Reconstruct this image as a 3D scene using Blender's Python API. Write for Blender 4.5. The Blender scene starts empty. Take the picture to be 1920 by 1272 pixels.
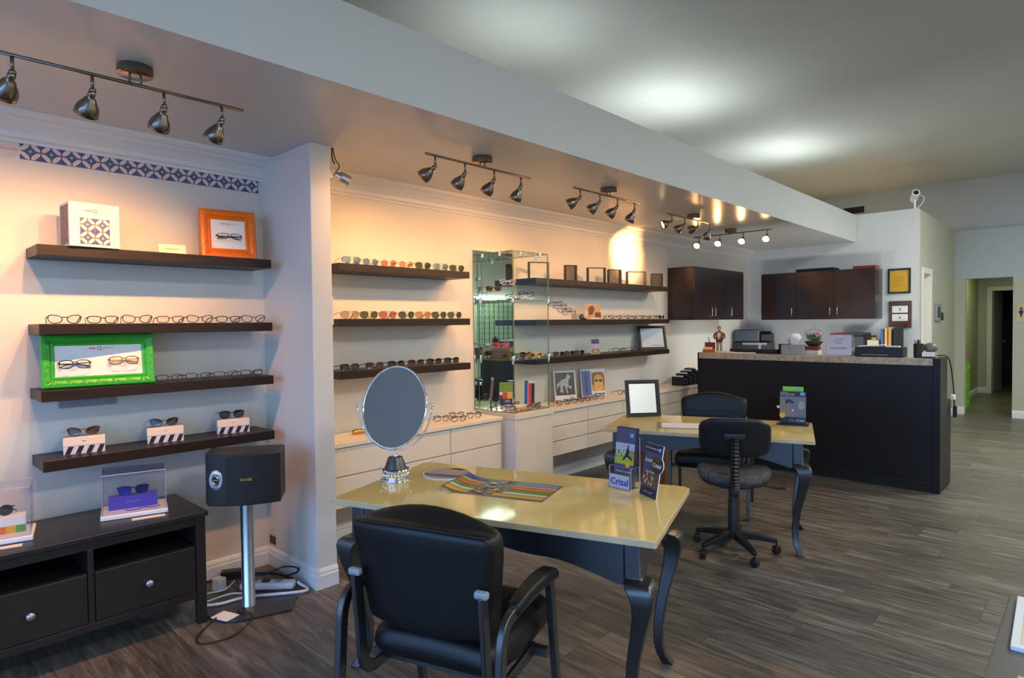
import bpy, math, random
from mathutils import Vector, Matrix, Euler
random.seed(7)
SC = bpy.context.scene
COL = SC.collection
PI = math.pi
R = math.radians

def lin(r, g, b):
    f = lambda c: (c/255/12.92) if c/255 <= .04045 else ((c/255+.055)/1.055)**2.4
    return (f(r), f(g), f(b))

# ------------------------------------------------------------------ camera, world, big lights
def look_camera():
    cd = bpy.data.cameras.new('camera'); co = bpy.data.objects.new('camera', cd); COL.objects.link(co)
    cd.sensor_width = 36; cd.lens = 36*1163.4/1920; cd.clip_start = .05; cd.clip_end = 200
    r = Vector((0.72677253, 0.68679179, -0.01089624)); u = Vector((-0.00959639, 0.02601435, 0.99961551))
    w = Vector((-0.68681119, 0.72638852, -0.02549724))
    m = Matrix((r, u, -w)).transposed().to_4x4(); m.translation = (0, 0, 1.5)
    co.matrix_world = m
    SC.camera = co
look_camera()
SC.cycles.transparent_max_bounces = 48
SC.view_settings.view_transform = 'Standard'; SC.view_settings.look = 'None'
SC.view_settings.exposure = 0.0; SC.view_settings.gamma = 1; SC.view_settings.use_curve_mapping = False
SKY = 5.2          # daylight outside the shop front
SPOT = 22.0        # watts of each halogen spot
wd = bpy.data.worlds.new('world'); SC.world = wd; wd.use_nodes = True
bg = wd.node_tree.nodes['Background']
bg.inputs[0].default_value = (.27, .52, 1.0, 1); bg.inputs[1].default_value = SKY
WIN = [(-3.3, -1.5), (-1.3, .6), (.8, 2.8)]      # shop-front window openings in the front wall
YF = -2.2
for a, b in WIN:
    ld = bpy.data.lights.new('window_portal', 'AREA'); ld.shape = 'RECTANGLE'; ld.size = b-a; ld.size_y = 2.58
    ld.cycles.is_portal = True
    o = bpy.data.objects.new('window_portal', ld); COL.objects.link(o)
    o.location = ((a+b)/2, YF-.06, 1.36); o.rotation_euler = (R(-90), 0, PI)
def area(name, loc, rot, sx, sy, e, col):
    ld = bpy.data.lights.new(name, 'AREA'); ld.shape = 'RECTANGLE'; ld.size = sx; ld.size_y = sy; ld.energy = e; ld.color = col
    o = bpy.data.objects.new(name, ld); COL.objects.link(o); o.location = loc; o.rotation_euler = rot
    return o
# added unseen ceiling fill panels over the right half; the lamps in the passage
FILL_PANELS = [(1.6, 1.5), (1.6, 4.8), (.55, 7.9)]
for (x, y), e in zip(FILL_PANELS, (76, 60, 135)):
    area('ceiling_fill_lamp', (x, y, 3.60), (0, 0, 0), .6, 1.2, e, (.95, 1.0, .96))
area('hall_lamp', (-1.1, 13.6, 2.42), (0, 0, 0), .5, 1.0, 14, (.90, 1.0, .62))
area('back_room_lamp', (-2.9, 10.5, 2.80), (0, 0, 0), .5, .5, 45, (1.0, .78, .5))
# added fill lamps hidden behind the reception counter to brighten the back wall
for x in (-2.75, -1.85):
    area('counter_fill_lamp', (x, 6.90, .97), (R(108), 0, 0), .5, .28, 12, (1.0, .98, .94))
# uplights standing on top of the soffit
UPLIGHTS = [(-3.05, 3.4), (-3.05, 5.5), (-2.9, 8.1)]
for (x, y), e in zip(UPLIGHTS, (5, 11, 11)):
    area('soffit_uplight_lamp', (x, y, 3.0), (PI, 0, 0), .5, 1.0, e, (.93, 1.0, .95))

# ------------------------------------------------------------------ materials
MATS = {}
def mat(name, c, rough=.5, metal=0, noise=0, nscale=8, bump=0, bscale=60, spec=.5, coat=0, stretch=(1, 1, 1), c2=None, emit=0, alpha=1, rvar=0):
    if name in MATS: return MATS[name]
    m = bpy.data.materials.new(name); m.use_nodes = True; nt = m.node_tree; n = nt.nodes; l = nt.links
    p = n['Principled BSDF']
    p.inputs['Base Color'].default_value = (*c, 1); p.inputs['Roughness'].default_value = rough
    p.inputs['Metallic'].default_value = metal; p.inputs['Specular IOR Level'].default_value = spec
    p.inputs['Coat Weight'].default_value = coat; p.inputs['Coat Roughness'].default_value = .08 if coat < .5 else .28
    if emit:
        p.inputs['Emission Color'].default_value = (*c, 1); p.inputs['Emission Strength'].default_value = emit
    if noise or bump:
        tc = n.new('ShaderNodeTexCoord'); mp = n.new('ShaderNodeMapping'); mp.inputs['Scale'].default_value = stretch
        l.new(tc.outputs['Object'], mp.inputs[0])
    if noise:
        t = n.new('ShaderNodeTexNoise'); t.inputs['Scale'].default_value = nscale; t.inputs['Detail'].default_value = 6
        l.new(mp.outputs[0], t.inputs['Vector'])
        rp = n.new('ShaderNodeValToRGB'); k = c2 or tuple(min(1, v*(1+noise)) for v in c); d = tuple(v*(1-noise) for v in c)
        rp.color_ramp.elements[0].position = .32; rp.color_ramp.elements[1].position = .68
        rp.color_ramp.elements[0].color = (*(c if c2 else d), 1); rp.color_ramp.elements[1].color = (*k, 1)
        l.new(t.outputs[0], rp.inputs[0]); l.new(rp.outputs[0], p.inputs['Base Color'])
        if rvar:
            mr = n.new('ShaderNodeMapRange'); mr.inputs[3].default_value = rough-rvar; mr.inputs[4].default_value = rough+rvar
            l.new(t.outputs[0], mr.inputs[0]); l.new(mr.outputs[0], p.inputs['Roughness'])
    if bump:
        t2 = n.new('ShaderNodeTexNoise'); t2.inputs['Scale'].default_value = bscale; t2.inputs['Detail'].default_value = 4
        l.new(mp.outputs[0], t2.inputs['Vector'])
        b = n.new('ShaderNodeBump'); b.inputs['Strength'].default_value = bump; b.inputs['Distance'].default_value = .004
        l.new(t2.outputs[0], b.inputs['Height']); l.new(b.outputs[0], p.inputs['Normal'])
    MATS[name] = m
    return m
def glassy(name, tint, gloss=.08, rough=.02, tintfac=1.0):
    """thin pane: tinted see-through mixed with a fresnel gloss"""
    if name in MATS: return MATS[name]
    m = bpy.data.materials.new(name); m.use_nodes = True; nt = m.node_tree; n = nt.nodes; l = nt.links
    n.remove(n['Principled BSDF']); out = n['Material Output']
    t = n.new('ShaderNodeBsdfTransparent'); t.inputs[0].default_value = (*tint, 1)
    g = n.new('ShaderNodeBsdfGlossy'); g.inputs['Roughness'].default_value = rough
    lw = n.new('ShaderNodeLayerWeight'); lw.inputs[0].default_value = .5
    f = n.new('ShaderNodeMath'); f.operation = 'POWER'; f.inputs[1].default_value = 5.0; l.new(lw.outputs['Facing'], f.inputs[0])
    a = n.new('ShaderNodeMath'); a.operation = 'MULTIPLY_ADD'; a.inputs[1].default_value = .8; a.inputs[2].default_value = gloss
    mx = n.new('ShaderNodeMixShader')
    l.new(f.outputs[0], a.inputs[0]); l.new(a.outputs[0], mx.inputs[0]); l.new(t.outputs[0], mx.inputs[1]); l.new(g.outputs[0], mx.inputs[2])
    l.new(mx.outputs[0], out.inputs[0]); MATS[name] = m
    return m
def plank_mat(name, island):
    m = bpy.data.materials.new(name); m.use_nodes = True; nt = m.node_tree; n = nt.nodes; l = nt.links; p = n['Principled BSDF']
    geo = n.new('ShaderNodeNewGeometry')
    if island: rnd = geo.outputs['Random Per Island']
    else:
        oi = n.new('ShaderNodeObjectInfo'); rnd = oi.outputs['Random']
    mul = n.new('ShaderNodeMath'); mul.operation = 'MULTIPLY'; mul.inputs[1].default_value = 43.0; l.new(rnd, mul.inputs[0])
    cb = n.new('ShaderNodeCombineXYZ'); l.new(mul.outputs[0], cb.inputs[0]); l.new(mul.outputs[0], cb.inputs[1])
    ad = n.new('ShaderNodeVectorMath'); l.new(geo.outputs['Position'], ad.inputs[0]); l.new(cb.outputs[0], ad.inputs[1])
    mp = n.new('ShaderNodeMapping'); mp.inputs['Scale'].default_value = (1.6, 15, 1); l.new(ad.outputs[0], mp.inputs[0])
    t = n.new('ShaderNodeTexNoise'); t.inputs['Scale'].default_value = 1.7; t.inputs['Detail'].default_value = 9; t.inputs['Distortion'].default_value = 1.1
    t.inputs['Roughness'].default_value = .62
    l.new(mp.outputs[0], t.inputs['Vector'])
    rp = n.new('ShaderNodeValToRGB'); e = rp.color_ramp.elements
    e[0].position = .30; e[0].color = (*lin(64, 59, 54), 1); e[1].position = .72; e[1].color = (*lin(142, 132, 121), 1)
    x = rp.color_ramp.elements.new(.5); x.color = (*lin(98, 90, 82), 1)
    l.new(t.outputs[0], rp.inputs[0])
    hs = n.new('ShaderNodeHueSaturation'); l.new(rp.outputs[0], hs.inputs['Color'])
    mr = n.new('ShaderNodeMapRange'); mr.inputs[3].default_value = .80; mr.inputs[4].default_value = 1.18; l.new(rnd, mr.inputs[0]); l.new(mr.outputs[0], hs.inputs['Value'])
    l.new(hs.outputs[0], p.inputs['Base Color'])
    mr2 = n.new('ShaderNodeMapRange'); mr2.inputs[3].default_value = .30; mr2.inputs[4].default_value = .46; l.new(t.outputs[0], mr2.inputs[0]); l.new(mr2.outputs[0], p.inputs['Roughness'])
    b = n.new('ShaderNodeBump'); b.inputs['Strength'].default_value = .12; b.inputs['Distance'].default_value = .002
    l.new(t.outputs[0], b.inputs['Height']); l.new(b.outputs[0], p.inputs['Normal'])
    MATS[name] = m
    return m

WALL = mat('wall_paint', lin(226, 220, 210), .55, noise=.015, nscale=3, bump=.08, bscale=90)
SOFF = mat('soffit_paint', lin(206, 204, 200), .28, noise=.02, nscale=2.2, bump=.05, bscale=5)
SOFFACE = mat('soffit_face_paint', lin(204, 206, 204), .6, noise=.01, nscale=3)
CEIL = mat('ceiling_paint', lin(186, 190, 188), .7, noise=.03, nscale=1.5, bump=.5, bscale=70)
GREYW = mat('grey_wall_paint', lin(178, 184, 188), .6, noise=.015, nscale=2)
TRIMW = mat('trim_white', lin(232, 230, 226), .35)
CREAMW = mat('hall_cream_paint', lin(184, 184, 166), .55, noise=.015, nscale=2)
ESP = mat('espresso_wood', lin(36, 23, 16), .42, spec=.35, noise=.22, nscale=5, stretch=(14, 1.2, 14), rvar=.06)
ESPX = mat('espresso_cabinet', lin(42, 29, 24), .24, noise=.3, nscale=2.5, rvar=.05)
BLKW = mat('black_brown_wood', lin(38, 33, 32), .36, noise=.25, nscale=6, stretch=(14, 1.5, 14), bump=.05, bscale=30)
COUNTERM = mat('counter_black', lin(29, 25, 26), .40, spec=.3, noise=.12, nscale=3, stretch=(1, 1, 8))
BLKLAC = mat('black_lacquer', lin(15, 16, 21), .40, spec=1.0, coat=.5)
LEATH = mat('black_leather', lin(20, 18, 18), .44, spec=.42, bump=.12, bscale=160, noise=.1, nscale=20)
BLKMET = mat('black_metal', lin(18, 18, 22), .42, spec=1.0, coat=.5)
BLKPL = mat('black_plastic', lin(24, 24, 26), .42)
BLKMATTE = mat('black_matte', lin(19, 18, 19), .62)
DKGREY = mat('dark_grey', lin(58, 58, 60), .5)
BRONZE = mat('brushed_bronze', lin(140, 128, 116), .22, metal=1.0, noise=.15, nscale=3, stretch=(1, 1, 10))
CHROME = mat('chrome', (.86, .87, .9), .06, metal=1)
STEEL = mat('brushed_steel', (.55, .57, .6), .28, metal=1)
PEWTER = mat('pewter', lin(176, 180, 186), .32, metal=.75)
CREAM = mat('cream_desk', lin(250, 214, 132), .06, noise=.04, nscale=2.5, coat=.3)
CREAME = mat('cream_edge', lin(206, 186, 148), .35, noise=.12, nscale=9)
WHTLAM = mat('white_laminate', lin(232, 222, 204), .33, noise=.01, nscale=2)
GRAN = mat('speckled_laminate', lin(166, 142, 116), .3, noise=.2, nscale=26, c2=lin(208, 188, 160))
WHITE = mat('white_paper', lin(238, 236, 232), .6)
OFFW = mat('off_white_card', lin(226, 214, 190), .5)
ACRW = mat('white_acrylic', lin(236, 236, 240), .2)
MIRROR = mat('mirror_silver', (.84, .87, .9), .015, metal=1)
WMIRROR = mat('wall_mirror_silver', (.62, .72, .66), .01, metal=1)
GREENF = mat('green_lacquer', lin(58, 172, 52), .32, noise=.08, nscale=5)
ORANGEF = mat('orange_lacquer', lin(240, 116, 8), .34, noise=.06, nscale=5)
RED = mat('red_print', lin(214, 60, 34), .5)
DRED = mat('dark_red', lin(120, 24, 24), .5)
NAVY = mat('navy_print', lin(34, 38, 72), .45)
BLUE = mat('blue_print', lin(44, 92, 176), .45)
LBLUE = mat('light_blue_print', lin(120, 160, 214), .45)
ORANGE = mat('orange_print', lin(232, 116, 58), .45)
YELLOW = mat('yellow_print', lin(232, 176, 40), .45)
OLIVE = mat('olive_print', lin(116, 120, 44), .45)
GRASS = mat('grass_print', lin(120, 150, 40), .45)
LIME = mat('lime_print', lin(128, 196, 40), .45)
GREYP = mat('grey_print', lin(128, 126, 120), .45)
BROWNP = mat('brown_print', lin(104, 66, 44), .45)
TAN = mat('tan_print', lin(206, 160, 110), .45)
BLKP = mat('black_print', lin(16, 15, 16), .4)
PURPLE = mat('violet_card', lin(78, 66, 190), .45)
TNAVY = mat('tile_navy', lin(84, 82, 140), .25)
TCREAM = mat('tile_cream', lin(226, 212, 204), .25)
TTEAL = mat('tile_teal', lin(86, 116, 132), .25)
TRED = mat('tile_red', lin(146, 78, 84), .3)
GOLD = mat('gold_metal', lin(206, 158, 74), .25, metal=1)
GOLDP = mat('gold_certificate', lin(206, 160, 34), .28, noise=.06, nscale=4)
SILVERM = mat('silver_frame_metal', lin(190, 190, 192), .22, metal=1)
GUN = mat('gunmetal_frame', lin(66, 60, 58), .3, metal=.8)
BLKF = mat('black_acetate', lin(15, 13, 13), .18, coat=.3)
TORT = mat('tortoise_acetate', lin(44, 24, 12), .2, noise=.5, nscale=90, c2=lin(150, 90, 30))
BURG = mat('burgundy_acetate', lin(96, 34, 36), .22)
REDF = mat('coral_acetate', lin(232, 74, 44), .28)
YELF = mat('yellow_acetate', lin(226, 168, 30), .28)
CAMO = mat('camouflage_acetate', lin(58, 56, 28), .4, noise=.5, nscale=70, c2=lin(116, 110, 60))
CLRF = mat('clear_acetate', lin(222, 208, 186), .15)
WOODBOX = mat('brown_cardboard', lin(120, 76, 44), .6, noise=.08, nscale=6)
LEAFM = mat('leaf_green', lin(62, 92, 30), .5, noise=.3, nscale=20)
SOILM = mat('dark_soil', lin(44, 34, 26), .9)
CORAL = mat('coral_pink', lin(232, 110, 92), .5)
SKIN = mat('figurine_skin', lin(206, 150, 104), .45)
FIGCOAT = mat('figurine_brown', lin(112, 56, 40), .45)
FIGSHIRT = mat('figurine_cream', lin(230, 208, 170), .45)
FABRIC = mat('grey_fabric', lin(92, 92, 92), .85, noise=.28, nscale=60, stretch=(1, .15, 1), bump=.3, bscale=300)
PAVE = mat('pavement_concrete', lin(150, 150, 150), .8, noise=.05, nscale=2)
GREYMET = mat('grey_panel_metal', lin(150, 152, 158), .4)
DARKRED2 = mat('oxblood_wood', lin(128, 44, 18), .4)
OXB = mat('amber_wood', lin(196, 104, 34), .4)
CRATEG = mat('crate_green', lin(140, 214, 40), .45)
DARKVOID = mat('grey_door_paint', lin(168, 170, 176), .3)
BULB = mat('lit_bulb', (1.0, .70, .36), .3, emit=26)
STRIPL = mat('lit_strip', (.85, 1.0, .75), .3, emit=3.2)
PALEG = mat('pale_green_panel', lin(206, 226, 196), .5)
CLEARL = glassy('clear_lens', (.97, .97, .97), .05)
ACRYL = glassy('clear_acrylic', (.965, .965, .99), .05)
ACREDGE = mat('acrylic_edge', lin(190, 186, 214), .2)
GLASS = glassy('case_glass', (.968, .985, .972), .005)
GLASSE = mat('glass_edge_green', lin(96, 124, 92), .2)
GLOBEG = glassy('globe_glass', (.97, .98, .97), .06)
def tint(name, c, g=.10): return glassy('lens_'+name, c, g, .03)
LENS = {'clear': CLEARL, 'green': tint('green', lin(74, 92, 58)), 'grey': tint('grey', lin(52, 56, 54)), 'brown': tint('brown', lin(140, 84, 52)),
        'amber': tint('amber', lin(206, 112, 26), .14), 'tan': tint('tan', lin(206, 150, 104)), 'blue': tint('blue', lin(110, 128, 186), .22),
        'silver': tint('silver', lin(120, 140, 130), .42), 'rose': tint('rose', lin(198, 112, 84)), 'dark': tint('dark', lin(26, 26, 22), .1),
        'mirrorblue': mat('lens_mirror_blue', lin(40, 60, 190), .06, metal=.8), 'gold': tint('gold', lin(196, 160, 96), .2), 'smoke': tint('smoke', lin(80, 84, 96), .12)}

# ------------------------------------------------------------------ mesh builder
class MB:
    def __init__(s): s.v = []; s.f = []; s.mi = []; s.M = Matrix.Identity(4)
    def at(s, loc=(0, 0, 0), rot=(0, 0, 0)): s.M = Matrix.Translation(loc) @ Euler(rot).to_matrix().to_4x4(); return s
    def add(s, vs, fs, mi=0):
        k = len(s.v)
        s.v += [tuple(s.M @ Vector(v)) for v in vs]
        s.f += [tuple(i+k for i in f) for f in fs]; s.mi += [mi]*len(fs)
        return s
    def box(s, x0, x1, y0, y1, z0, z1, mi=0):
        vs = [(x0, y0, z0), (x1, y0, z0), (x1, y1, z0), (x0, y1, z0), (x0, y0, z1), (x1, y0, z1), (x1, y1, z1), (x0, y1, z1)]
        return s.add(vs, [(3, 2, 1, 0), (4, 5, 6, 7), (0, 1, 5, 4), (1, 2, 6, 5), (2, 3, 7, 6), (3, 0, 4, 7)], mi)
    def panebox(s, x0, x1, y0, y1, z0, z1, mi_big=0, mi_edge=1):
        """a pane: the two large faces take mi_big, the four edges mi_edge"""
        d = [x1-x0, y1-y0, z1-z0]; t = d.index(min(d)); k = len(s.f)
        s.box(x0, x1, y0, y1, z0, z1, mi_edge)
        big = {2: (0, 1), 1: (2, 4), 0: (3, 5)}[t]
        for b in big: s.mi[k+b] = mi_big
        return s
    def cushion(s, c, h, r, n=8, fn=None, mi=0):
        """rounded box centred at c, half sizes h, corner radius r; fn deforms local points"""
        vs = []; fs = []; idx = {}
        def vert(p):
            key = tuple(round(q, 5) for q in p)
            if key in idx: return idx[key]
            q = []
            inner = [max(-(h[i]-r), min(h[i]-r, p[i]*h[i])) for i in range(3)]
            P = Vector([p[i]*h[i] for i in range(3)]); I = Vector(inner); d = P-I
            if d.length > 1e-9: P = I+d.normalized()*r
            if fn: P = Vector(fn(P.x, P.y, P.z))
            idx[key] = len(vs); vs.append((P.x+c[0], P.y+c[1], P.z+c[2])); return idx[key]
        # parameter spacing concentrates on the rounded rim
        def par(i, ax):
            t = -1+2*i/n
            e = 1-r/h[ax]
            k = [-1, -1+.33*(1-e), -1+(1-e)]
            return t
        T = {}
        for ax in range(3):
            e = r/h[ax]; m = n
            a = [-1+e*(1-math.cos(i/3*PI/2)) for i in range(4)]
            mid = [-1+e+(2-2*e)*i/(m-1) for i in range(1, m-1)] if e < .999 else []
            T[ax] = a+mid+[-q for q in reversed(a)]
        for ax in range(3):
            b, c2 = (ax+1) % 3, (ax+2) % 3
            for sg in (-1, 1):
                for i in range(len(T[b])-1):
                    for j in range(len(T[c2])-1):
                        q = []
                        for (u, v) in ((T[b][i], T[c2][j]), (T[b][i+1], T[c2][j]), (T[b][i+1], T[c2][j+1]), (T[b][i], T[c2][j+1])):
                            p = [0, 0, 0]; p[ax] = sg; p[b] = u; p[c2] = v; q.append(vert(p))
                        if len(set(q)) < 3: continue
                        if sg < 0: q.reverse()
                        qq = []
                        for z in q:
                            if z not in qq: qq.append(z)
                        fs.append(tuple(qq))
        return s.add(vs, fs, mi)
    def tube(s, pts, r, n=8, closed=False, mi=0, sq=None, caps=True):
        """sweep; r number or list; sq=(w,h) sweeps a flat rectangle instead"""
        P = [Vector(p) for p in pts]; N = len(P); rr = r if isinstance(r, (list, tuple)) else [r]*N
        vs = []; fs = []
        T = []
        for i in range(N):
            a = P[(i-1) % N] if (closed or i > 0) else P[i]; b = P[(i+1) % N] if (closed or i < N-1) else P[i]
            d = (b-a); T.append(d.normalized() if d.length > 1e-9 else Vector((0, 0, 1)))
        up = Vector((0, 0, 1)) if abs(T[0].z) < .9 else Vector((1, 0, 0))
        nrm = (up-T[0]*up.dot(T[0])).normalized()
        for i in range(N):
            nrm = nrm-T[i]*nrm.dot(T[i])
            nrm = nrm.normalized() if nrm.length > 1e-6 else Vector((1, 0, 0))
            bn = T[i].cross(nrm)
            if sq:
                k = rr[i]
                for (a, b) in ((-1, -1), (1, -1), (1, 1), (-1, 1)): vs.append(P[i]+nrm*(a*sq[0]*k)+bn*(b*sq[1]*k))
            else:
                for j in range(n):
                    t = 2*PI*j/n; vs.append(P[i]+nrm*(rr[i]*math.cos(t))+bn*(rr[i]*math.sin(t)))
        m = 4 if sq else n
        for i in range(N if closed else N-1):
            for j in range(m):
                a = i*m+j; b = i*m+(j+1) % m; c = ((i+1) % N)*m+(j+1) % m; d = ((i+1) % N)*m+j
                fs.append((a, b, c, d))
        if not closed and caps:
            fs.append(tuple(reversed(range(m)))); fs.append(tuple(range((N-1)*m, N*m)))
        return s.add(vs, fs, mi)
    def lathe(s, prof, n=24, mi=0):
        vs = []; fs = []; k = len(prof)
        for j in range(n):
            t = 2*PI*j/n
            for (r, z) in prof: vs.append((r*math.cos(t), r*math.sin(t), z))
        for j in range(n):
            for i in range(k-1):
                a = j*k+i; b = ((j+1) % n)*k+i; fs.append((a, b, b+1, a+1))
        if prof[0][0] > 1e-6: fs.append(tuple(j*k for j in reversed(range(n))))
        if prof[-1][0] > 1e-6: fs.append(tuple(j*k+k-1 for j in range(n)))
        return s.add(vs, fs, mi)
    def sphere(s, c, r, n=12, m=8, mi=0, sc=(1, 1, 1)):
        vs = []; fs = []
        for i in range(m+1):
            a = PI*i/m
            for j in range(n):
                t = 2*PI*j/n; vs.append((c[0]+r*sc[0]*math.sin(a)*math.cos(t), c[1]+r*sc[1]*math.sin(a)*math.sin(t), c[2]+r*sc[2]*math.cos(a)))
        for i in range(m):
            for j in range(n): fs.append((i*n+j, (i+1)*n+j, (i+1)*n+(j+1) % n, i*n+(j+1) % n))
        return s.add(vs, fs, mi)
    def prism(s, poly, a0, a1, plane='xz', mi=0, mi_edge=None):
        """extrude a 2D outline; plane xz -> along y, xy -> along z, yz -> along x"""
        def P(u, v, w): return {'xz': (u, w, v), 'xy': (u, v, w), 'yz': (w, u, v)}[plane]
        n = len(poly); vs = [P(u, v, a0) for u, v in poly]+[P(u, v, a1) for u, v in poly]
        fs = [tuple(range(n)), tuple(range(2*n-1, n-1, -1))]+[(i, n+i, n+(i+1) % n, (i+1) % n) for i in range(n)]
        k = len(s.f); s.add(vs, fs, mi)
        if mi_edge is not None:
            for i in range(k+2, k+2+n): s.mi[i] = mi_edge
        return s
    def quad(s, pts, mi=0): return s.add(pts, [tuple(range(len(pts)))], mi)
    def xz(s, x0, x1, z0, z1, y, mi=0):
        """flat print on a face that looks to -y"""
        return s.quad([(x0, y, z0), (x1, y, z0), (x1, y, z1), (x0, y, z1)], mi)
    def mesh(s, name, mats, smooth=False, fixn=True):
        me = bpy.data.meshes.new(name); me.from_pydata(s.v, [], s.f)
        mats = mats if isinstance(mats, (list, tuple)) else [mats]
        for m in mats: me.materials.append(m)
        me.polygons.foreach_set('material_index', s.mi)
        if fixn:
            import bmesh
            b = bmesh.new(); b.from_mesh(me); bmesh.ops.recalc_face_normals(b, faces=b.faces); b.to_mesh(me); b.free()
        if smooth: me.polygons.foreach_set('use_smooth', [True]*len(me.polygons))
        me.update()
        return me
    def build(s, name, mats, parent=None, smooth=False, bevel=0, seg=2, sub=0, auto=None, fixn=True):
        o = bpy.data.objects.new(name, s.mesh(name, mats, smooth or auto is not None, fixn)); COL.objects.link(o)
        if parent: o.parent = parent
        if bevel:
            b = o.modifiers.new('bevel', 'BEVEL'); b.width = bevel; b.segments = seg; b.limit_method = 'ANGLE'; b.angle_limit = R(35)
        if sub:
            q = o.modifiers.new('subdivision', 'SUBSURF'); q.levels = sub; q.render_levels = sub
        if auto is not None:
            o.data.set_sharp_from_angle(angle=R(auto))
        return o
def tag(o, label, cat, group=None):
    o['label'] = label; o['category'] = cat
    if group: o['group'] = group
    return o
def thing(name, label, cat, loc=(0, 0, 0), rz=0, group=None):
    o = bpy.data.objects.new(name, None); COL.objects.link(o); o.location = loc; o.rotation_euler = (0, 0, rz); o.empty_display_size = .1
    return tag(o, label, cat, group)
def struct(o): o['kind'] = 'structure'; return o
def piece(name, me, parent, loc=(0, 0, 0), rot=(0, 0, 0)):
    o = bpy.data.objects.new(name, me); COL.objects.link(o); o.parent = parent; o.location = loc; o.rotation_euler = rot
    return o
def copy_tree(src, loc=None, rz=None, label=None, group=None, parent=None):
    c = src.copy(); COL.objects.link(c)
    if parent: c.parent = parent
    if loc is not None: c.location = loc
    if rz is not None: c.rotation_euler = (0, 0, rz)
    if label: c['label'] = label
    if group: c['group'] = group
    for ch in list(src.children): copy_tree(ch, parent=c)
    return c
def text(body, size, m, parent, loc, rot=(R(90), 0, 0), align='CENTER', name='lettering', ext=.0002, bold=0, sx=1):
    cu = bpy.data.curves.new(name, 'FONT'); cu.body = body; cu.size = size; cu.extrude = ext; cu.align_x = align; cu.align_y = 'CENTER'
    cu.offset = bold; cu.resolution_u = 2; cu.materials.append(m)
    tmp = bpy.data.objects.new(name, cu); COL.objects.link(tmp)
    me = bpy.data.meshes.new_from_object(tmp.evaluated_get(bpy.context.evaluated_depsgraph_get()))
    bpy.data.objects.remove(tmp); bpy.data.curves.remove(cu)
    if not me.materials: me.materials.append(m)
    o = bpy.data.objects.new(name, me); COL.objects.link(o); o.parent = parent; o.location = loc; o.rotation_euler = rot; o.scale = (sx, 1, 1)
    return o
def arc(cx, cz, r, a0, a1, n): return [(cx+r*math.cos(R(a0+(a1-a0)*i/n)), cz+r*math.sin(R(a0+(a1-a0)*i/n))) for i in range(n+1)]
def smoothpath(pts, n=6):
    P = [Vector(p) for p in pts]; out = []
    for i in range(len(P)-1):
        p0 = P[max(i-1, 0)]; p1 = P[i]; p2 = P[i+1]; p3 = P[min(i+2, len(P)-1)]
        for k in range(n):
            t = k/n
            out.append(.5*((2*p1)+(p2-p0)*t+(2*p0-5*p1+4*p2-p3)*t*t+(3*p1-p0-3*p2+p3)*t**3))
    out.append(P[-1]); return out
def lerp(a, b, t): return a+(b-a)*t
ORD = ['leftmost', 'second from left', 'third from left', 'fourth from left', 'fifth from left', 'sixth from left', 'seventh from left', 'eighth from left', 'ninth from left']

# ------------------------------------------------------------------ the room
XW, YB, XP, YH = -3.8, 9.13, -1.645, 11.86      # left wall, reception back wall, partition, far wall
ZS, ZT, ZC = 2.525, 2.88, 3.66                  # soffit underside, soffit top, ceiling
XS, XR = -2.35, 3.0

floor = struct(MB().box(XW-.2, XR+.2, YF-.2, 18.0, -.12, -.012).build('floor', BLKMATTE))
PM, PM2 = plank_mat('floor_plank', False), plank_mat('floor_plank_far', True)
PW, PL = .18, 1.22
cells = []
row = 0
y = YF
while y < 18:
    x = XW-.2-random.random()*PL
    while x < XR+.2:
        x0, x1 = max(x, XW-.2), min(x+PL, XR+.2)
        if x1-x0 > .03: cells.append((x0, x1, y, y+PW))
        x += PL
    y += PW
def seen(c):
    cx, cy = (c[0]+c[1])/2, (c[2]+c[3])/2
    fw = -.687*cx+.726*cy; rt = .727*cx+.687*cy
    return fw > 1.2 and abs(rt) < .86*fw+.7
cells.sort(key=lambda c: (0 if seen(c) else 1, math.hypot((c[0]+c[1])/2, (c[2]+c[3])/2)))
full = MB().box(-PL/2+.0007, PL/2-.0007, -PW/2+.0007, PW/2-.0007, -.012, 0).mesh('plank', PM)
for c in cells[:298]:
    me = full if c[1]-c[0] > PL-.001 else MB().box(-(c[1]-c[0])/2+.0007, (c[1]-c[0])/2-.0007, -PW/2+.0007, PW/2-.0007, -.012, 0).mesh('plank', PM)
    piece('plank', me, floor, ((c[0]+c[1])/2, (c[2]+c[3])/2, 0))
mb = MB()
for c in cells[298:]: mb.box(c[0]+.0007, c[1]-.0007, c[2]+.0007, c[3]-.0007, -.012, 0)
o = mb.build('plank', PM2, floor); o['kind'] = 'stuff'

struct(MB().box(XW-.2, XR+.2, YF-.2, 18, ZC, ZC+.12).build('ceiling', CEIL))
struct(MB().box(XW-.2, XW, YF-.2, 18, 0, ZC).build('wall_left', WALL))
struct(MB().box(XR, XR+.2, YF-.2, 18, 0, ZC).build('wall_right', WALL))
mb = MB(); mb.box(XW, XR, YF-.14, YF, 0, .07); mb.box(XW, XR, YF-.14, YF, 2.65, ZC)
e = [XW]+[q for w in WIN for q in w]+[XR]
for i in range(0, len(e), 2): mb.box(e[i], e[i+1], YF-.14, YF, .07, 2.65)
struct(mb.build('wall_front', WALL))
for i, (a, b) in enumerate(WIN):
    m = MB(); t = .05
    m.box(a, a+t, YF-.12, YF-.02, .07, 2.65); m.box(b-t, b, YF-.12, YF-.02, .07, 2.65); m.box(a+t, b-t, YF-.12, YF-.02, .07, .12); m.box(a+t, b-t, YF-.12, YF-.02, 2.6, 2.65)
    struct(m.build('window_%d' % (i+1), BLKMET))
struct(MB().box(-14, 14, -20, YF-.2, -.14, -.04).build('pavement', PAVE))
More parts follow.
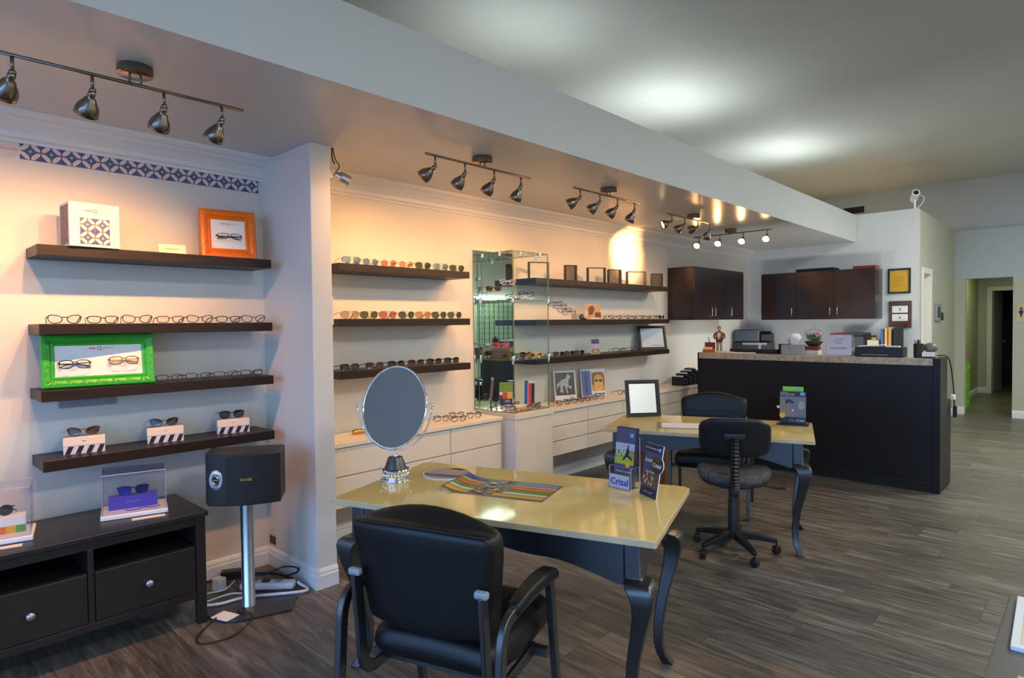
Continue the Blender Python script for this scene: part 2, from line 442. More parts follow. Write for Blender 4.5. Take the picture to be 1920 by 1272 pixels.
# pillar between the alcove and the first bay
struct(MB().box(XW, -3.206, 1.764, 1.89, 0, ZS).build('pillar', WALL, bevel=.004))
# soffit
mb = MB(); mb.box(XW, XS, YF, YB, ZS, ZT, 1)
for i, f in enumerate(mb.f):
    zs = [mb.v[k][2] for k in f]
    if max(zs)-min(zs) < .01: mb.mi[i] = 0
struct(mb.build('soffit', [SOFF, SOFFACE]))
# reception back wall and the partition with a doorway
struct(MB().box(XW, XP, YB, YB+.12, 0, ZT).build('wall_back', SOFFACE))
D0, D1, DZ = 9.42, 9.92, 2.10
mb = MB(); mb.box(XP-.12, XP, YB+.12, D0, 0, ZT); mb.box(XP-.12, XP, D1, YH, 0, ZT); mb.box(XP-.12, XP, D0, D1, DZ, ZT)
struct(mb.build('wall_partition', CREAMW))
m = MB(); m.box(XP-.13, XP+.015, D0-.06, D0+.012, 0, DZ+.06); m.box(XP-.13, XP+.015, D1-.012, D1+.06, 0, DZ+.06); m.box(XP-.13, XP+.015, D0+.012, D1-.012, DZ-.012, DZ+.06)
struct(m.build('door_1', TRIMW, bevel=.004))
# far wall: beam, passage opening, upper wall
OX0, OX1, OZ = -1.51, -.93, 2.11
mb = MB(); mb.box(XP-.12, OX0, YH, YH+.12, 0, OZ); mb.box(OX1, XR, YH, YH+.12, 0, OZ)
struct(mb.build('wall_far', CREAMW))
struct(MB().box(XP-.12, XR, YH, YH+.12, OZ, 2.86).build('wall_beam', GREYW))
struct(MB().box(XW, XR, YH+.121, YH+.24, 2.55, ZC).build('wall_upper', GREYW))
struct(MB().box(XW, XP-.12, YH, YH+.12, 0, 2.55).build('wall_service_end', WALL))
# passage behind
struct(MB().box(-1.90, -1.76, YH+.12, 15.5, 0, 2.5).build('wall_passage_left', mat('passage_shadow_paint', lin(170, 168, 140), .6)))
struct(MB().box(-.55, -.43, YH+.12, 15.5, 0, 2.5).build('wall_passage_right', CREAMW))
struct(MB().box(-1.90, -.43, YH+.25, 17.9, 2.5, 2.62).build('ceiling_passage', WALL))
mb = MB(); mb.box(-1.90, -1.55, 15.5, 15.62, 0, 2.5); mb.box(-.78, -.43, 15.5, 15.62, 0, 2.5); mb.box(-1.55, -.78, 15.5, 15.62, 2.05, 2.5)
struct(mb.build('wall_passage_end', CREAMW))
mb = MB(); mb.box(-1.62, -1.538, 15.48, 15.64, 0, 2.12); mb.box(-.792, -.71, 15.48, 15.64, 0, 2.12); mb.box(-1.538, -.792, 15.48, 15.64, 2.038, 2.12)
d2 = struct(mb.build('door_2', TRIMW, bevel=.004))
lf = MB().at((-1.530, 15.645, 0), (0, 0, R(84))).box(0, .74, 0, .04, .01, 2.04).build('door_leaf', DARKVOID, d2)
MB().at((-1.530, 15.645, 0), (0, 0, R(84))).sphere((.67, -.05, 1.02), .03).build('knob', STEEL, lf, smooth=True)
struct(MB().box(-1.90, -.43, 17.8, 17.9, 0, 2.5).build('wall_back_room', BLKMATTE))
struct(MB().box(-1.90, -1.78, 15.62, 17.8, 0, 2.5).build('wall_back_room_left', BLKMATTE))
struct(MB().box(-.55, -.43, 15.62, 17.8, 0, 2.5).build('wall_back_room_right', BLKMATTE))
# mouldings
def crown(name, y0, y1):
    prof = [(0, -.13), (.012, -.13), (.016, -.115), (.028, -.108), (.034, -.085), (.058, -.058), (.086, -.04), (.095, -.03), (.112, -.026), (.13, -.012), (.135, 0), (0, 0)]
    struct(MB().prism([(XW+a, ZS+b) for a, b in prof], y0, y1, 'xz').build(name, TRIMW))
crown('trim_1', YF, 1.764); crown('trim_2', 1.89, YB)
def base(name, pts):
    """skirting along the polyline pts; each run is a profiled bar"""
    mb = MB()
    for (a, b, nx, ny) in pts:
        prof = [(0, 0), (.016, 0), (.016, .075), (.012, .082), (.012, .095), (.006, .108), (0, .115)]
        d = Vector((b[0]-a[0], b[1]-a[1], 0))
        vs = [(a[0]+nx*u, a[1]+ny*u, w) for u, w in prof]+[(b[0]+nx*u, b[1]+ny*u, w) for u, w in prof]
        k = len(prof)
        mb.add(vs, [tuple(range(k)), tuple(range(2*k-1, k-1, -1))]+[(i, k+i, k+(i+1) % k, (i+1) % k) for i in range(k)])
    struct(mb.build(name, TRIMW))
base('baseboard_left', [((XW, YF), (XW, 1.764), 1, 0), ((XW, 1.89), (XW, 8.4), 1, 0)])
base('baseboard_pillar', [((XW+.016, 1.764), (-3.19, 1.764), 0, -1), ((-3.206, 1.764), (-3.206, 1.89), 1, 0)])
base('baseboard_partition', [((XP, 9.99), (XP, YH), 1, 0), ((XP+.016, YH), (OX0, YH), 0, -1)])
base('baseboard_far', [((OX1, YH), (XR, YH), 0, -1)])
base('baseboard_passage', [((-1.76, 15.5), (-1.62, 15.5), 0, -1), ((-1.76, 12.0), (-1.76, 15.484), 1, 0)])
struct(MB().box(-3.27, -2.95, YH+.112, YH+.1205, 3.34, 3.45).build('trim_3', BLKMATTE))
for (x, y), w in zip(UPLIGHTS, ['above the pillar bay', 'above the long shelves', 'above the reception cabinets']):
    t = thing('uplight', 'white uplight trough standing on the soffit top '+w, 'lamp', (x, y, ZT), 0, 'uplights on the soffit')
    MB().box(-.17, .17, -.27, .27, .001, .10).build('housing', TRIMW, t)
for (x, y), w in zip(FILL_PANELS, ['nearest the shop front', 'in the middle of the shop', 'nearest the far wall']):  # housings for the added fill lamps, out of view
    t = thing('added_ceiling_panel', 'added unseen ceiling fill panel over the open floor '+w, 'lamp', (x, y, ZC), 0, 'added fill panels over the open floor')
    MB().box(-.33, .33, -.63, .63, -.04, -.0005).build('frame', TRIMW, t)

# ------------------------------------------------------------------ track lights
def head_meshes():
    stem = MB(); stem.tube([(0, 0, 0), (0, 0, -.055)], .006, 8); stem.sphere((0, 0, -.060), .012, 10, 6)
    bell = MB(); prof = [(.0, .0), (.012, .0), (.014, -.018), (.011, -.024), (.020, -.032), (.025, -.044), (.034, -.058), (.040, -.076), (.042, -.098), (.038, -.098), (.034, -.074), (.02, -.055), (.0, -.05)]
    bell.lathe(prof, 20)
    bulb = MB(); bulb.lathe([(0, -.062), (.012, -.064), (.030, -.084), (.031, -.090), (0, -.092)], 16)
    return stem.mesh('stem', BRONZE, True), bell.mesh('lamp_shade', BRONZE, True), bulb.mesh('bulb', BULB, True)
STEM, BELL, BULBM = head_meshes()
def spot(loc, d, e, ang=128, col=(1.0, .47, .16)):
    ld = bpy.data.lights.new('spot_lamp', 'SPOT'); ld.energy = e; ld.color = col; ld.spot_size = R(ang); ld.spot_blend = 1.0; ld.shadow_soft_size = .018
    o = bpy.data.objects.new('spot_lamp', ld); COL.objects.link(o)
    o.rotation_euler = Vector(d).to_track_quat('-Z', 'Y').to_euler(); o.location = loc
def track(label, p0, p1, can, heads, aims, powers, zr=2.455):
    """rod from p0 to p1 at height zr; canopy centre can; heads at fractions along the rod"""
    a, b = Vector((*p0, zr)), Vector((*p1, zr))
    t = thing('track_light', label, 'lamp', (can[0], can[1], ZS), 0, 'ceiling track lights')
    o0 = Vector((can[0], can[1], ZS))
    MB().tube([a-o0, b-o0], .007, 8).build('rod', BRONZE, t, smooth=True)
    m = MB(); m.lathe([(0, -.001), (.062, -.001), (.064, -.006), (.064, -.032), (.058, -.036), (0, -.036)], 28); m.build('canopy', BRONZE, t, auto=40)
    u = (b-a).normalized()
    for s in (-1, 1):
        q = Vector((0, 0, -.036)); MB().tube([q+u*.02*s, Vector((u.x*.02*s, u.y*.02*s, zr-ZS))], .005, 6).build('post', BRONZE, t)
    for f, aim, e in zip(heads, aims, powers):
        p = a+(b-a)*f
        s = piece('stem', STEM, t, p-o0)
        pv = p+Vector((0, 0, -.062)); d = Vector(aim).normalized()
        q = (-d).to_track_quat('Z', 'Y').to_euler()
        sh = piece('lamp_shade', BELL, t, pv-o0, q)
        piece('bulb', BULBM, sh)
        if e: spot(pv+d*.104, d, e, 46 if e > S*2 else 112)
S = SPOT
track('bronze track light over the alcove shelves, its rod cut by the picture edge', (-2.765, .29), (-2.765, 1.205), (-2.765, .782), [.12, .38, .65, .90],
      [(-.72, -.18, -.7), (-.62, -.1, -.75), (-.60, -.05, -.76), (-.62, -.18, -.76)], [S*1.2, S*1.5, S*1.65, S*1.5])
track('bronze track light over the sunglasses shelves next to the pillar', (-2.77, 2.235), (-2.77, 3.12), (-2.77, 2.681), [.08, .34, .62, .90],
      [(-.85, -.35, -.6), (-.72, -.1, -.72), (-.7, -.08, -.72), (-.55, .0, -.85)], [S*.9]*4, 2.465)
track('bronze track light above the glass case and long shelves', (-2.735, 3.55), (-2.735, 4.42), (-2.735, 3.985), [.09, .37, .64, .92],
      [(-.85, -.4, -.5), (-.8, -.3, -.62), (-.75, -.15, -.66), (-.55, 0, -.85)], [S*.9]*4, 2.465)
track('bronze track light with one mouth seen lit, before the crosswise one', (-2.832, 5.06), (-2.832, 5.96), (-2.832, 5.54), [.08, .35, .64, .92],
      [(-.75, -.85, -.45), (-.85, -.2, -.55), (-.95, .22, -.15), (-.6, .25, -.8)], [S*.7, S, S*15, S*.7], 2.475)
track('bronze track light running crosswise, all four bulbs shining toward the room', (-3.45, 6.75), (-2.55, 6.75), (-3.0, 6.75), [.08, .36, .66, .95],
      [(.1, -.82, -.5), (.1, -.82, -.5), (.12, -.82, -.5), (.15, -.82, -.5)], [S*.6]*4, 2.475)
# clamp spot on the pillar
t = thing('clamp_spot', 'small clear glass spot lamp with dangling black wire at the pillar top', 'lamp', (-3.3, 1.9, 2.40))
m = MB(); m.tube(smoothpath([(.09, .012, .12), (.085, .03, .06), (.095, .05, .02), (.06, .045, -.01)], 6), .003, 6); m.tube(smoothpath([(.08, .012, .12), (.07, .02, .06), (.08, .03, .035)], 5), .004, 6)
m.build('wire', BLKPL, t, smooth=True)
MB().box(.0, .06, .001, .03, -.05, .0).build('clamp', STEEL, t, bevel=.004)
d = Vector((.15, .9, -.35)).normalized()
m = MB(); m.M = Matrix.Translation((.04, .05, -.015)) @ (-d).to_track_quat('Z', 'Y').to_matrix().to_4x4()
m.lathe([(0, .0), (.016, .0), (.022, -.02), (.034, -.035), (.036, -.09), (.033, -.09), (.028, -.045), (0, -.04)], 18); m.build('lamp_shade', STEEL, t, auto=35)
spot((-3.26+d.x*.1, 1.95+d.y*.1, 2.385+d.z*.1), (-.5, .9, -.5), S*.6, 80)

# ------------------------------------------------------------------ eyeglasses
GM = {}
def outline(shape, n=22):
    """right lens outline about its centre, local x outward"""
    pts = []
    for i in range(n):
        t = 2*PI*i/n; c, s_ = math.cos(t), math.sin(t)
        if shape == 'rect': p, a, b = 3.2, .0265, .0165
        elif shape == 'square': p, a, b = 3.0, .026, .020
        elif shape == 'round': p, a, b = 2.05, .0235, .0225
        elif shape == 'cat': p, a, b = 2.5, .027, .019
        elif shape == 'aviator': p, a, b = 2.3, .0285, .0245
        else: p, a, b = 3.0, .0275, .0205      # wayfarer
        x = a*math.copysign(abs(c)**(2/p), c); z = b*math.copysign(abs(s_)**(2/p), s_)
        if shape in ('wayfarer', 'square', 'rect'): x *= 1+.10*z/b
        if shape == 'cat': z += .005*(x/a)*(z > 0); x *= 1+.12*z/b
        if shape == 'aviator': x *= 1+.10*z/b; z -= .005*max(0, -z/b)*max(0, x/a)*0 + .004*(x/a)*(z < 0)*-1*.6
        pts.append((x, z))
    return pts, a, b
def gmesh(shape, fr, lens, thick, temple=None, folded=False):
    key = (shape, fr.name, lens, thick, temple.name if temple else '', folded)
    if key in GM: return GM[key]
    pts, a, b = outline(shape)
    cx = a+.0095; zc = b+thick+.0005
    wrap = lambda x: .010*(x/.07)**2*1.3
    f = MB(); L = []
    for s in (-1, 1):
        ring = [(s*(cx+x), wrap(cx+x), zc+z) for x, z in pts]
        f.tube(ring, thick, 6, closed=True)
        lm = MB(); k = .97
        ln = [(s*(cx+x*k), zc+z*k) for x, z in pts]; n = len(ln)
        lm.add([(x, wrap(abs(x))-.0008, z) for x, z in ln], [tuple(range(n))])
        L.append(lm.mesh('lens', LENS[lens], False, False))
    br = [(-.012, wrap(.01), zc+b*.42), (0, -.002, zc+b*.55), (.012, wrap(.01), zc+b*.42)]
    f.tube(smoothpath(br, 4), thick*.95, 6)
    if shape == 'aviator': f.tube([(-.02, .001, zc+b*.92), (0, -.001, zc+b*.98), (.02, .001, zc+b*.92)], thick*.9, 6)
    hz = zc+b*.55; hx = cx+a+.004
    for s in (-1, 1): f.tube([(s*(hx-.008), wrap(hx)-.001, hz), (s*hx, wrap(hx)+.002, hz), (s*(hx+.001), wrap(hx)+.008, hz)], thick*1.15, 6)
    fm = f.mesh('front_frame', fr, True)
    T = []
    tt = min(thick, .0017)
    for s in (-1, 1):
        tb = MB(); y0 = wrap(hx)+.007
        if folded:
            q = .005 if s > 0 else .013
            tb.tube(smoothpath([(s*(hx+.001), y0, hz), (s*(hx-.004), y0+q, hz*.97), (s*(hx-.07), y0+q, hz*.86), (s*(hx-.105), y0+q, hz*.66), (s*(hx-.13), y0+q, hz*.30)], 4), 1, 4, sq=(tt*1.3, tt*.7))
        else: tb.tube(smoothpath([(s*(hx+.001), y0, hz), (s*(hx+.001), y0+.05, hz*.86), (s*(hx-.003), y0+.095, hz*.62), (s*(hx-.006), y0+.128, tt+.0006)], 4), 1, 4, sq=(tt*1.5, tt*.8))
        T.append(tb.mesh('temple', temple or fr, True))
    GM[key] = (fm, L, T); return GM[key]
def glasses(label, loc, rz, shape='rect', fr=None, lens='clear', thick=.0016, group=None, cat=None, temple=None, tilt=0, name=None, folded=False):
    fr = fr or BLKF
    fm, L, T = gmesh(shape, fr, lens, thick, temple, folded)
    sun = lens != 'clear'
    r = thing(name or ('sunglasses' if sun else 'eyeglasses'), label, cat or ('sunglasses' if sun else 'glasses'), loc, rz, group)
    if tilt: r.rotation_euler = (tilt, 0, rz)
    piece('front_frame', fm, r)
    for l in L: piece('lens', l, r)
    for q in T: piece('temple', q, r)
    return r

# ------------------------------------------------------------------ shelves
def shelf(label, y0, y1, zt, group):
    x0 = XW+.0005
    return tag(MB().box(x0, -3.54, y0, y1, zt-.05, zt).build('wall_shelf', ESP, bevel=.0015, seg=1), label, 'shelf', group)
AZ = [1.888, 1.520, 1.207, .880]
for z, l in zip(AZ, ['dark brown wall shelf in the alcove holding the orange picture frame', 'dark brown alcove shelf carrying a row of seven eyeglasses',
                     'dark brown alcove shelf under the green picture frame', 'lowest dark brown alcove shelf with three small striped boxes']):
    shelf(l, .58, 1.69, z, 'alcove shelves')
BZ = [1.900, 1.540, 1.197]
for z, l in zip(BZ, ['upper dark wall shelf of the bay beside the pillar, round sunglasses on it', 'middle dark wall shelf of the pillar bay with gold aviator sunglasses',
                     'lower dark wall shelf of the pillar bay with black sunglasses']):
    shelf(l, 2.135, 3.275, z, 'shelves of the first bay')
CZ = [1.892, 1.528, 1.186]
for z, l in zip(CZ, ['long dark wall shelf behind the glass case bearing wire cubes', 'long dark wall shelf with the brown portrait card', 'lowest long dark wall shelf with a framed white card at its end']):
    shelf(l, 4.05, 6.345, z, 'long shelves behind the glass case')

# logo used on the alcove's displays: red word, red ring, thin grey-red word
def logo(parent, x, z, y, h):
    text('etnia', h, RED, parent, (x-h*1.15, y, z), align='RIGHT', bold=h*.03)
    m = MB(); c = [(x+h*.6*math.cos(2*PI*i/16), y, z+h*.6*math.sin(2*PI*i/16)) for i in range(16)]
    m.tube(c, h*.10, 5, closed=True); m.tube([(x+h*.2, y, z-h*.45), (x+h*.7, y, z-h*.9)], h*.1, 5); m.build('emblem', RED, parent)
    text('BARCELONA', h*.62, mat('thin_red_print', lin(206, 110, 90), .5), parent, (x+h*1.0, y, z), align='LEFT')

# patterned tile (square side 1) as flat relief
def tile_mesh(s):
    m = MB(); h = s/2
    m.box(-h+.0005, h-.0005, 0, .002, -h+.0005, h-.0005, 0)
    y = -.0004
    def poly(pts, mi, k): m.quad([(px*s, -.0003*k, pz*s) for px, pz in pts], mi)
    w = .10
    for sx in (-1, 1):
        for sz in (-1, 1):      # cream petals on the diagonals round the middle
            poly([(sx*.48, sz*.04), (sx*.45, sz*.20), (sx*.20, sz*.45), (sx*.04, sz*.48), (sx*.06, sz*.27), (sx*.27, sz*.06)], 1, 1)
    poly([(0, -.24), (.09, -.09), (.24, 0), (.09, .09), (0, .24), (-.09, .09), (-.24, 0), (-.09, -.09)], 2, 2)
    poly([(.06*math.cos(2*PI*i/8), .06*math.sin(2*PI*i/8)) for i in range(8)], 1, 3)
    for a in ((.27, 0), (-.27, 0)): poly([(a[0]-.0, -.025), (a[0]+.22*(1 if a[0] > 0 else -1), -.05), (a[0]+.22*(1 if a[0] > 0 else -1), .05), (a[0], .025)], 3, 2)
    for a in (.27, -.27):
        g = .22*(1 if a > 0 else -1); poly([(-.025, a), (-.05, a+g), (.05, a+g), (.025, a)], 3, 2)
    return m.mesh('tile', [TNAVY, TCREAM, TTEAL, TRED])
ts = thing('tile_strip', 'blue and cream patterned tile strip under the alcove cornice', 'tile strip', (XW+.0045, 0, 2.362), R(90))
TS = .0838
MB().box(.10, 1.746, .0025, .004, -.043, .043).build('backing', WHITE, ts)
tm = tile_mesh(TS)
for i in range(14): piece('tile', tm, ts, (1.74-TS*(i+.5), 0, 0))
sg = MB(); sg.prism([(.17, -.0415), (.53, -.0415)]+[(.53+.045*math.cos(R(a)), .0415*math.sin(R(a))) for a in range(-80, 81, 20)]+[(.53, .0415), (.17, .0415)], -.001, .002, 'xz')
so = sg.build('name_plate', TCREAM, ts)
logo(ts, .44, 0, -.0012, .026)

# ------------------------------------------------------------------ things on the alcove shelves
# white display box
t = thing('display_box', 'white box with four blue patterned tiles printed, on top alcove shelf', 'box', (-3.598, .803, AZ[0]+.0005), R(93))
MB().box(-.105, .105, -.075, .075, 0, .21).build('carton', mat('carton_white', lin(236, 222, 214), .45), t, bevel=.001, seg=1)
tm2 = tile_mesh(.062)
for i in (-1, 1):
    for k in (-1, 1): piece('tile', tm2, t, (i*.0312, -.0775, .075+k*.0312))
MB().box(-.1065, -.105, -.06, .06, .012, .198).build('side_panel', mat('carton_side_print', lin(120, 92, 100), .5, noise=.4, nscale=40), t)
logo(t, 0, .172, -.0756, .013)
t = thing('card', 'small cream folded name card between white box and orange frame', 'card', (-3.60, 1.172, AZ[0]+.0005), R(80))
m = MB(); m.quad([(-.065, -.018, 0), (.065, -.018, 0), (.065, 0, .052), (-.065, 0, .052)]); m.quad([(-.065, .018, 0), (.065, .018, 0), (.065, 0, .0525), (-.065, 0, .0525)])
m.build('card_face', OFFW, t); text('etnia barcelona', .011, mat('thin_red_print', (0, 0, 0)), t, (0, -.0105, .027), (R(71), 0, 0))
# picture frames with carved mouldings
def ornate(label, loc, rz, w, h, fw, m, lean, name='picture_frame'):
    t = thing(name, label, 'picture frame', loc, rz); t.rotation_euler = (-lean, 0, rz)
    prof = [(0, .0), (0, -.016), (fw*.10, -.024), (fw*.35, -.026), (fw*.6, -.020), (fw*.72, -.012), (fw*.85, -.016), (fw, -.010), (fw, 0)]
    corners = [(-w/2, 0, 1, 1), (w/2, 0, -1, 1), (w/2, h, -1, -1), (-w/2, h, 1, -1)]
    mb = MB(); k = len(prof); vs = []
    for (cx, cz, dx, dz) in corners:
        for (u, y) in prof: vs.append((cx+dx*u, y, cz+dz*u))
    fs = []
    for c in range(4):
        for i in range(k): fs.append((c*k+i, c*k+(i+1) % k, ((c+1) % 4)*k+(i+1) % k, ((c+1) % 4)*k+i))
    mb.add(vs, fs); mb.build('frame', m, t)
    cv = MB()          # carved leaf scrolls on the moulding
    def leaf(x, z, a, s):
        cv.M = Matrix.Translation((x, -.0235, z)) @ Matrix.Rotation(a, 4, 'Y')
        cv.sphere((0, 0, 0), s, 8, 4, sc=(1.5, .35, .55)); cv.sphere((s*.9, 0, s*.5), s*.55, 6, 4, sc=(1, .5, 1))
    nx = max(4, int((w-fw)/.030)); nz = max(3, int((h-fw)/.030))
    for i in range(nx):
        x = -w/2+fw*.4+(w-.8*fw)*(i+.5)/nx
        for z, sg in ((fw*.36, 1), (h-fw*.36, -1)): leaf(x, z, (.5 if i % 2 else -.5)*sg, .011)
    for i in range(nz):
        z = fw*.4+(h-.8*fw)*(i+.5)/nz
        for x, sg in ((-w/2+fw*.36, 1), (w/2-fw*.36, -1)): leaf(x, z, PI/2+(.5 if i % 2 else -.5)*sg, .011)
    cv.M = Matrix.Identity(4); cv.build('carving', m, t, smooth=True)
    MB().box(-w/2+fw*.9, w/2-fw*.9, -.008, -.002, fw*.9, h-fw*.9).build('backing_card', WHITE, t)
    return t
f1 = ornate('orange carved picture frame holding one pair of eyeglasses, top alcove shelf', (-3.655, 1.495, AZ[0]+.0005), R(80), .30, .285, .058, ORANGEF, .14)
logo(f1, 0, .205, -.0085, .012)
f2 = ornate('green carved picture frame holding two pairs of eyeglasses on third shelf', (-3.62, .835, AZ[2]+.0005), R(83), .475, .262, .055, GREENF, .17)
logo(f2, .0, .192, -.0085, .014)
def framed(frm, lab, x, z, **k):
    o = glasses(lab, (0, 0, 0), 0, folded=True, **k)
    bpy.context.view_layer.update()
    o.matrix_world = frm.matrix_world @ Matrix.Translation((x, -.046, z)) @ Euler((R(-4), 0, 0)).to_matrix().to_4x4()
    return o
framed(f1, 'thin dark eyeglasses mounted inside the orange picture frame', .0, .105, shape='rect', fr=GUN, thick=.0017)
framed(f2, 'black rectangular eyeglasses mounted left inside the green frame', -.105, .088, shape='square', fr=BLKF, thick=.0022)
framed(f2, 'yellow brown eyeglasses mounted on right inside the green frame', .10, .098, shape='square', fr=TORT, thick=.0022, temple=YELF)
for i, y in enumerate([.690, .845, 1.0, 1.155, 1.308, 1.458, 1.607]):
    glasses('thin dark eyeglasses, %s in the row of seven on second alcove shelf' % ORD[i], (-3.60+.01*(i % 2), y, AZ[1]+.0005), R([84, 82, 80, 82, 84, 83, 82][i]), 'rect' if i % 2 else 'cat', [GUN, BLKF, GUN, BURG, GUN, BLKF, GUN][i],
            thick=.0022, group='eyeglasses on the second alcove shelf')
for i, y in enumerate([1.150, 1.297, 1.445, 1.595]):
    glasses('thin dark eyeglasses, %s beside the green frame on third alcove shelf' % ORD[i], (-3.61, y, AZ[2]+.0005), R([84, 80, 82, 90][i]), 'rect', [GUN, BLKF, BURG, GUN][i],
            thick=.0020, group='eyeglasses on the third alcove shelf')
# three striped boxes with sunglasses
lbl = ['left', 'middle', 'right']
for i, (y0, y1) in enumerate([(.684, .860), (1.052, 1.228), (1.412, 1.59)]):
    w = .172
    t = thing('sunglasses_box', 'cream box with black and white stripes below, %s on lowest alcove shelf' % lbl[i], 'box', (-3.675, (y0+y1)/2, AZ[3]+.0005), R(76), 'striped boxes on the lowest alcove shelf')
    MB().box(-w/2, w/2, -.04, .04, .04, .082).build('lid', mat('box_cream', lin(240, 220, 196), .45), t, bevel=.0015, seg=1)
    b = MB().box(-w/2+.001, w/2-.001, -.039, .039, 0, .0395).build('base', mat('box_white_gloss', lin(214, 210, 214), .2), t)
    for k in range(4):
        x = -w/2+.006+k*.043
        m = MB(); a = x; m.quad([(max(a, -w/2+.002), -.0394, .001), (min(a+.022, w/2-.002), -.0394, .001), (min(a+.038, w/2-.002), -.0394, .038), (min(a+.016, w/2-.002), -.0394, .038)])
        m.build('stripe', mat('stripe_black', lin(44, 40, 46), .25), b)
    text('etnia', .009, RED if i else BLKP, t, (0, -.0404, .062))
    glasses('dark sunglasses resting on the %s striped box' % lbl[i], (-3.675+.005, (y0+y1)/2-.005, AZ[3]+.0835), R(76), 'cat' if i < 2 else 'wayfarer', TORT if i < 2 else BLKF, ['brown', 'smoke', 'grey'][i],
            .0022, 'sunglasses on the striped boxes')
# electric panel
t = thing('breaker_panel', 'flat grey metal panel on the wall below the green frame shelf', 'panel', (XW+.0005, .815, 1.095), R(90))
MB().box(-.125, .125, -.012, 0, 0, .058).build('cover', GREYMET, t, bevel=.002)
MB().sphere((-.108, -.013, .043), .004, 8, 5).build('latch', BLKPL, t)

# ------------------------------------------------------------------ media console
t = thing('media_console', 'low black-brown console with drawers and open shelves under the alcove', 'console', (-3.272, 1.19, 0), R(90))
L, DP = 1.86, .45     # local x runs to the right end at 0, y is depth towards the wall
MB().box(-L-.02, .012, -.012, DP+.012, .545, .570).build('top', BLKW, t, bevel=.004)
for x in (-.045, -L): 
    for y in (0, DP-.04): MB().box(x, x+.045, y, y+.04, 0, .5445).build('leg', BLKW, t, bevel=.003)
for x in (-.035, -L+.005): MB().box(x, x+.03, .041, DP-.041, .135, .5445).build('side_panel', BLKW, t)
MB().box(-L+.046, -.046, .004, .026, .503, .5445).build('top_rail', BLKW, t)
MB().box(-L+.046, -.046, .004, .030, .134, .170).build('bottom_rail', BLKW, t, bevel=.002)
MB().box(-L+.046, -.046, .031, DP-.01, .386, .398).build('shelf_board', BLKW, t)
MB().box(-L+.046, -.046, .031, DP-.01, .150, .165).build('bottom_board', BLKW, t)
MB().box(-L+.046, -.046, DP-.009, DP-.002, .15, .5445).build('back_panel', BLKMATTE, t)
bays = [-.046, -.492, -.938, -1.384, -L+.046]
for i in range(1, 4): MB().box(bays[i]-.012, bays[i]+.012, .004, DP-.01, .1702, .5028).build('divider', BLKW, t, bevel=.002)
for i in range(4):
    x1, x0 = bays[i]-(.013 if i else .001), bays[i+1]+(.014 if i < 3 else .001)
    d = MB().box(x0+.002, x1-.002, .006, .024, .1725, .396).build('drawer', BLKW, t, bevel=.0025)
    k = MB(); k.M = Matrix.Translation(((x0+x1)/2, .0055, .285)) @ Matrix.Rotation(R(90), 4, 'X')
    k.lathe([(0, 0), (.008, 0), (.007, .010), (.014, .016), (.017, .022), (.014, .028), (0, .030)], 18); k.build('knob', PEWTER, d, smooth=True)
# acrylic display cases
def acase(label, loc, rz, w, d, h):
    t = thing('display_case', label, 'display case', loc, rz)
    MB().box(-w/2, w/2, -d/2, d/2, 0, .022).build('base', ACRW, t, bevel=.004)
    q = .004; x, y = w/2-.007, d/2-.007; z0, z1 = .0222, h
    m = MB(); m.panebox(-x, x, -y, -y+q, z0, z1); m.panebox(-x, x, y-q, y, z0, z1); m.panebox(-x, -x+q, -y+q, y-q, z0, z1); m.panebox(x-q, x, -y+q, y-q, z0, z1)
    m.panebox(-x, x, -y, y, z1, z1+q)
    m.build('cover', [ACRYL, ACREDGE], t)
    return t
acase('clear acrylic case with a violet box and blue sunglasses, on the console', (-3.525, .945, .5705), R(75), .285, .215, .215)
t = thing('violet_box', 'violet box inside the clear acrylic case nearer the speaker', 'box', (-3.545, .945, .5932), R(75))
MB().box(-.105, .105, -.03, .03, 0, .062).build('carton', PURPLE, t, bevel=.001)
text('etnia barcelona', .010, mat('pale_violet_print', lin(170, 164, 230), .5), t, (0, -.0305, .035))
glasses('blue mirrored sunglasses on the violet box inside the acrylic case', (-3.54, .945, .6557), R(75), 'wayfarer', BLKF, 'mirrorblue', .0024, folded=True)
t = thing('violet_ribbon', 'small violet ribbon lying on the acrylic case base before violet box', 'ribbon', (-3.47, .972, .5929), R(75))
m = MB(); m.tube(smoothpath([(-.08, 0, .002), (-.03, -.01, .002), (0, .008, .004), (.05, -.006, .002), (.07, .004, .005)], 5), .0022, 6); m.build('band', PURPLE, t, smooth=True)
acase('clear acrylic case with a rainbow striped box, cut by picture edge', (-3.525, .395, .5705), R(78), .285, .215, .235)
t = thing('rainbow_box', 'white box with a rainbow coloured side inside left acrylic case', 'box', (-3.53, .405, .5932), R(78))
MB().box(-.105, .105, -.035, .035, .036, .075).build('lid', WHITE, t, bevel=.001)
b = MB().box(-.104, .104, -.034, .034, 0, .0355).build('base', WHITE, t)
RB = [DRED, mat('magenta_print', lin(150, 40, 84), .5), RED, ORANGE, YELLOW, mat('leaf_print', lin(110, 160, 70), .5)]
for k in range(6): MB().box(-.104+.0347*k, -.104+.0347*(k+1), -.0348, -.0342, .002, .034).build('stripe', RB[k], b)
text('etnia', .009, RED, t, (0, -.0355, .056))
glasses('grey sunglasses with round lenses on rainbow striped box', (-3.525, .405, .6687), R(78), 'round', BLKF, 'smoke', .002, folded=True)
for i, (x, y, lb) in enumerate([(-3.365, .96, 'thin cream price card on the console before the violet box case'), (-3.365, .40, 'thin cream price card on the console before the rainbow box case')]):
    tag(MB().at((x, y, .5706), (0, 0, R(77))).box(-.07, .07, -.02, .02, 0, .002).build('price_card', OFFW), lb, 'card', 'price cards on the console')

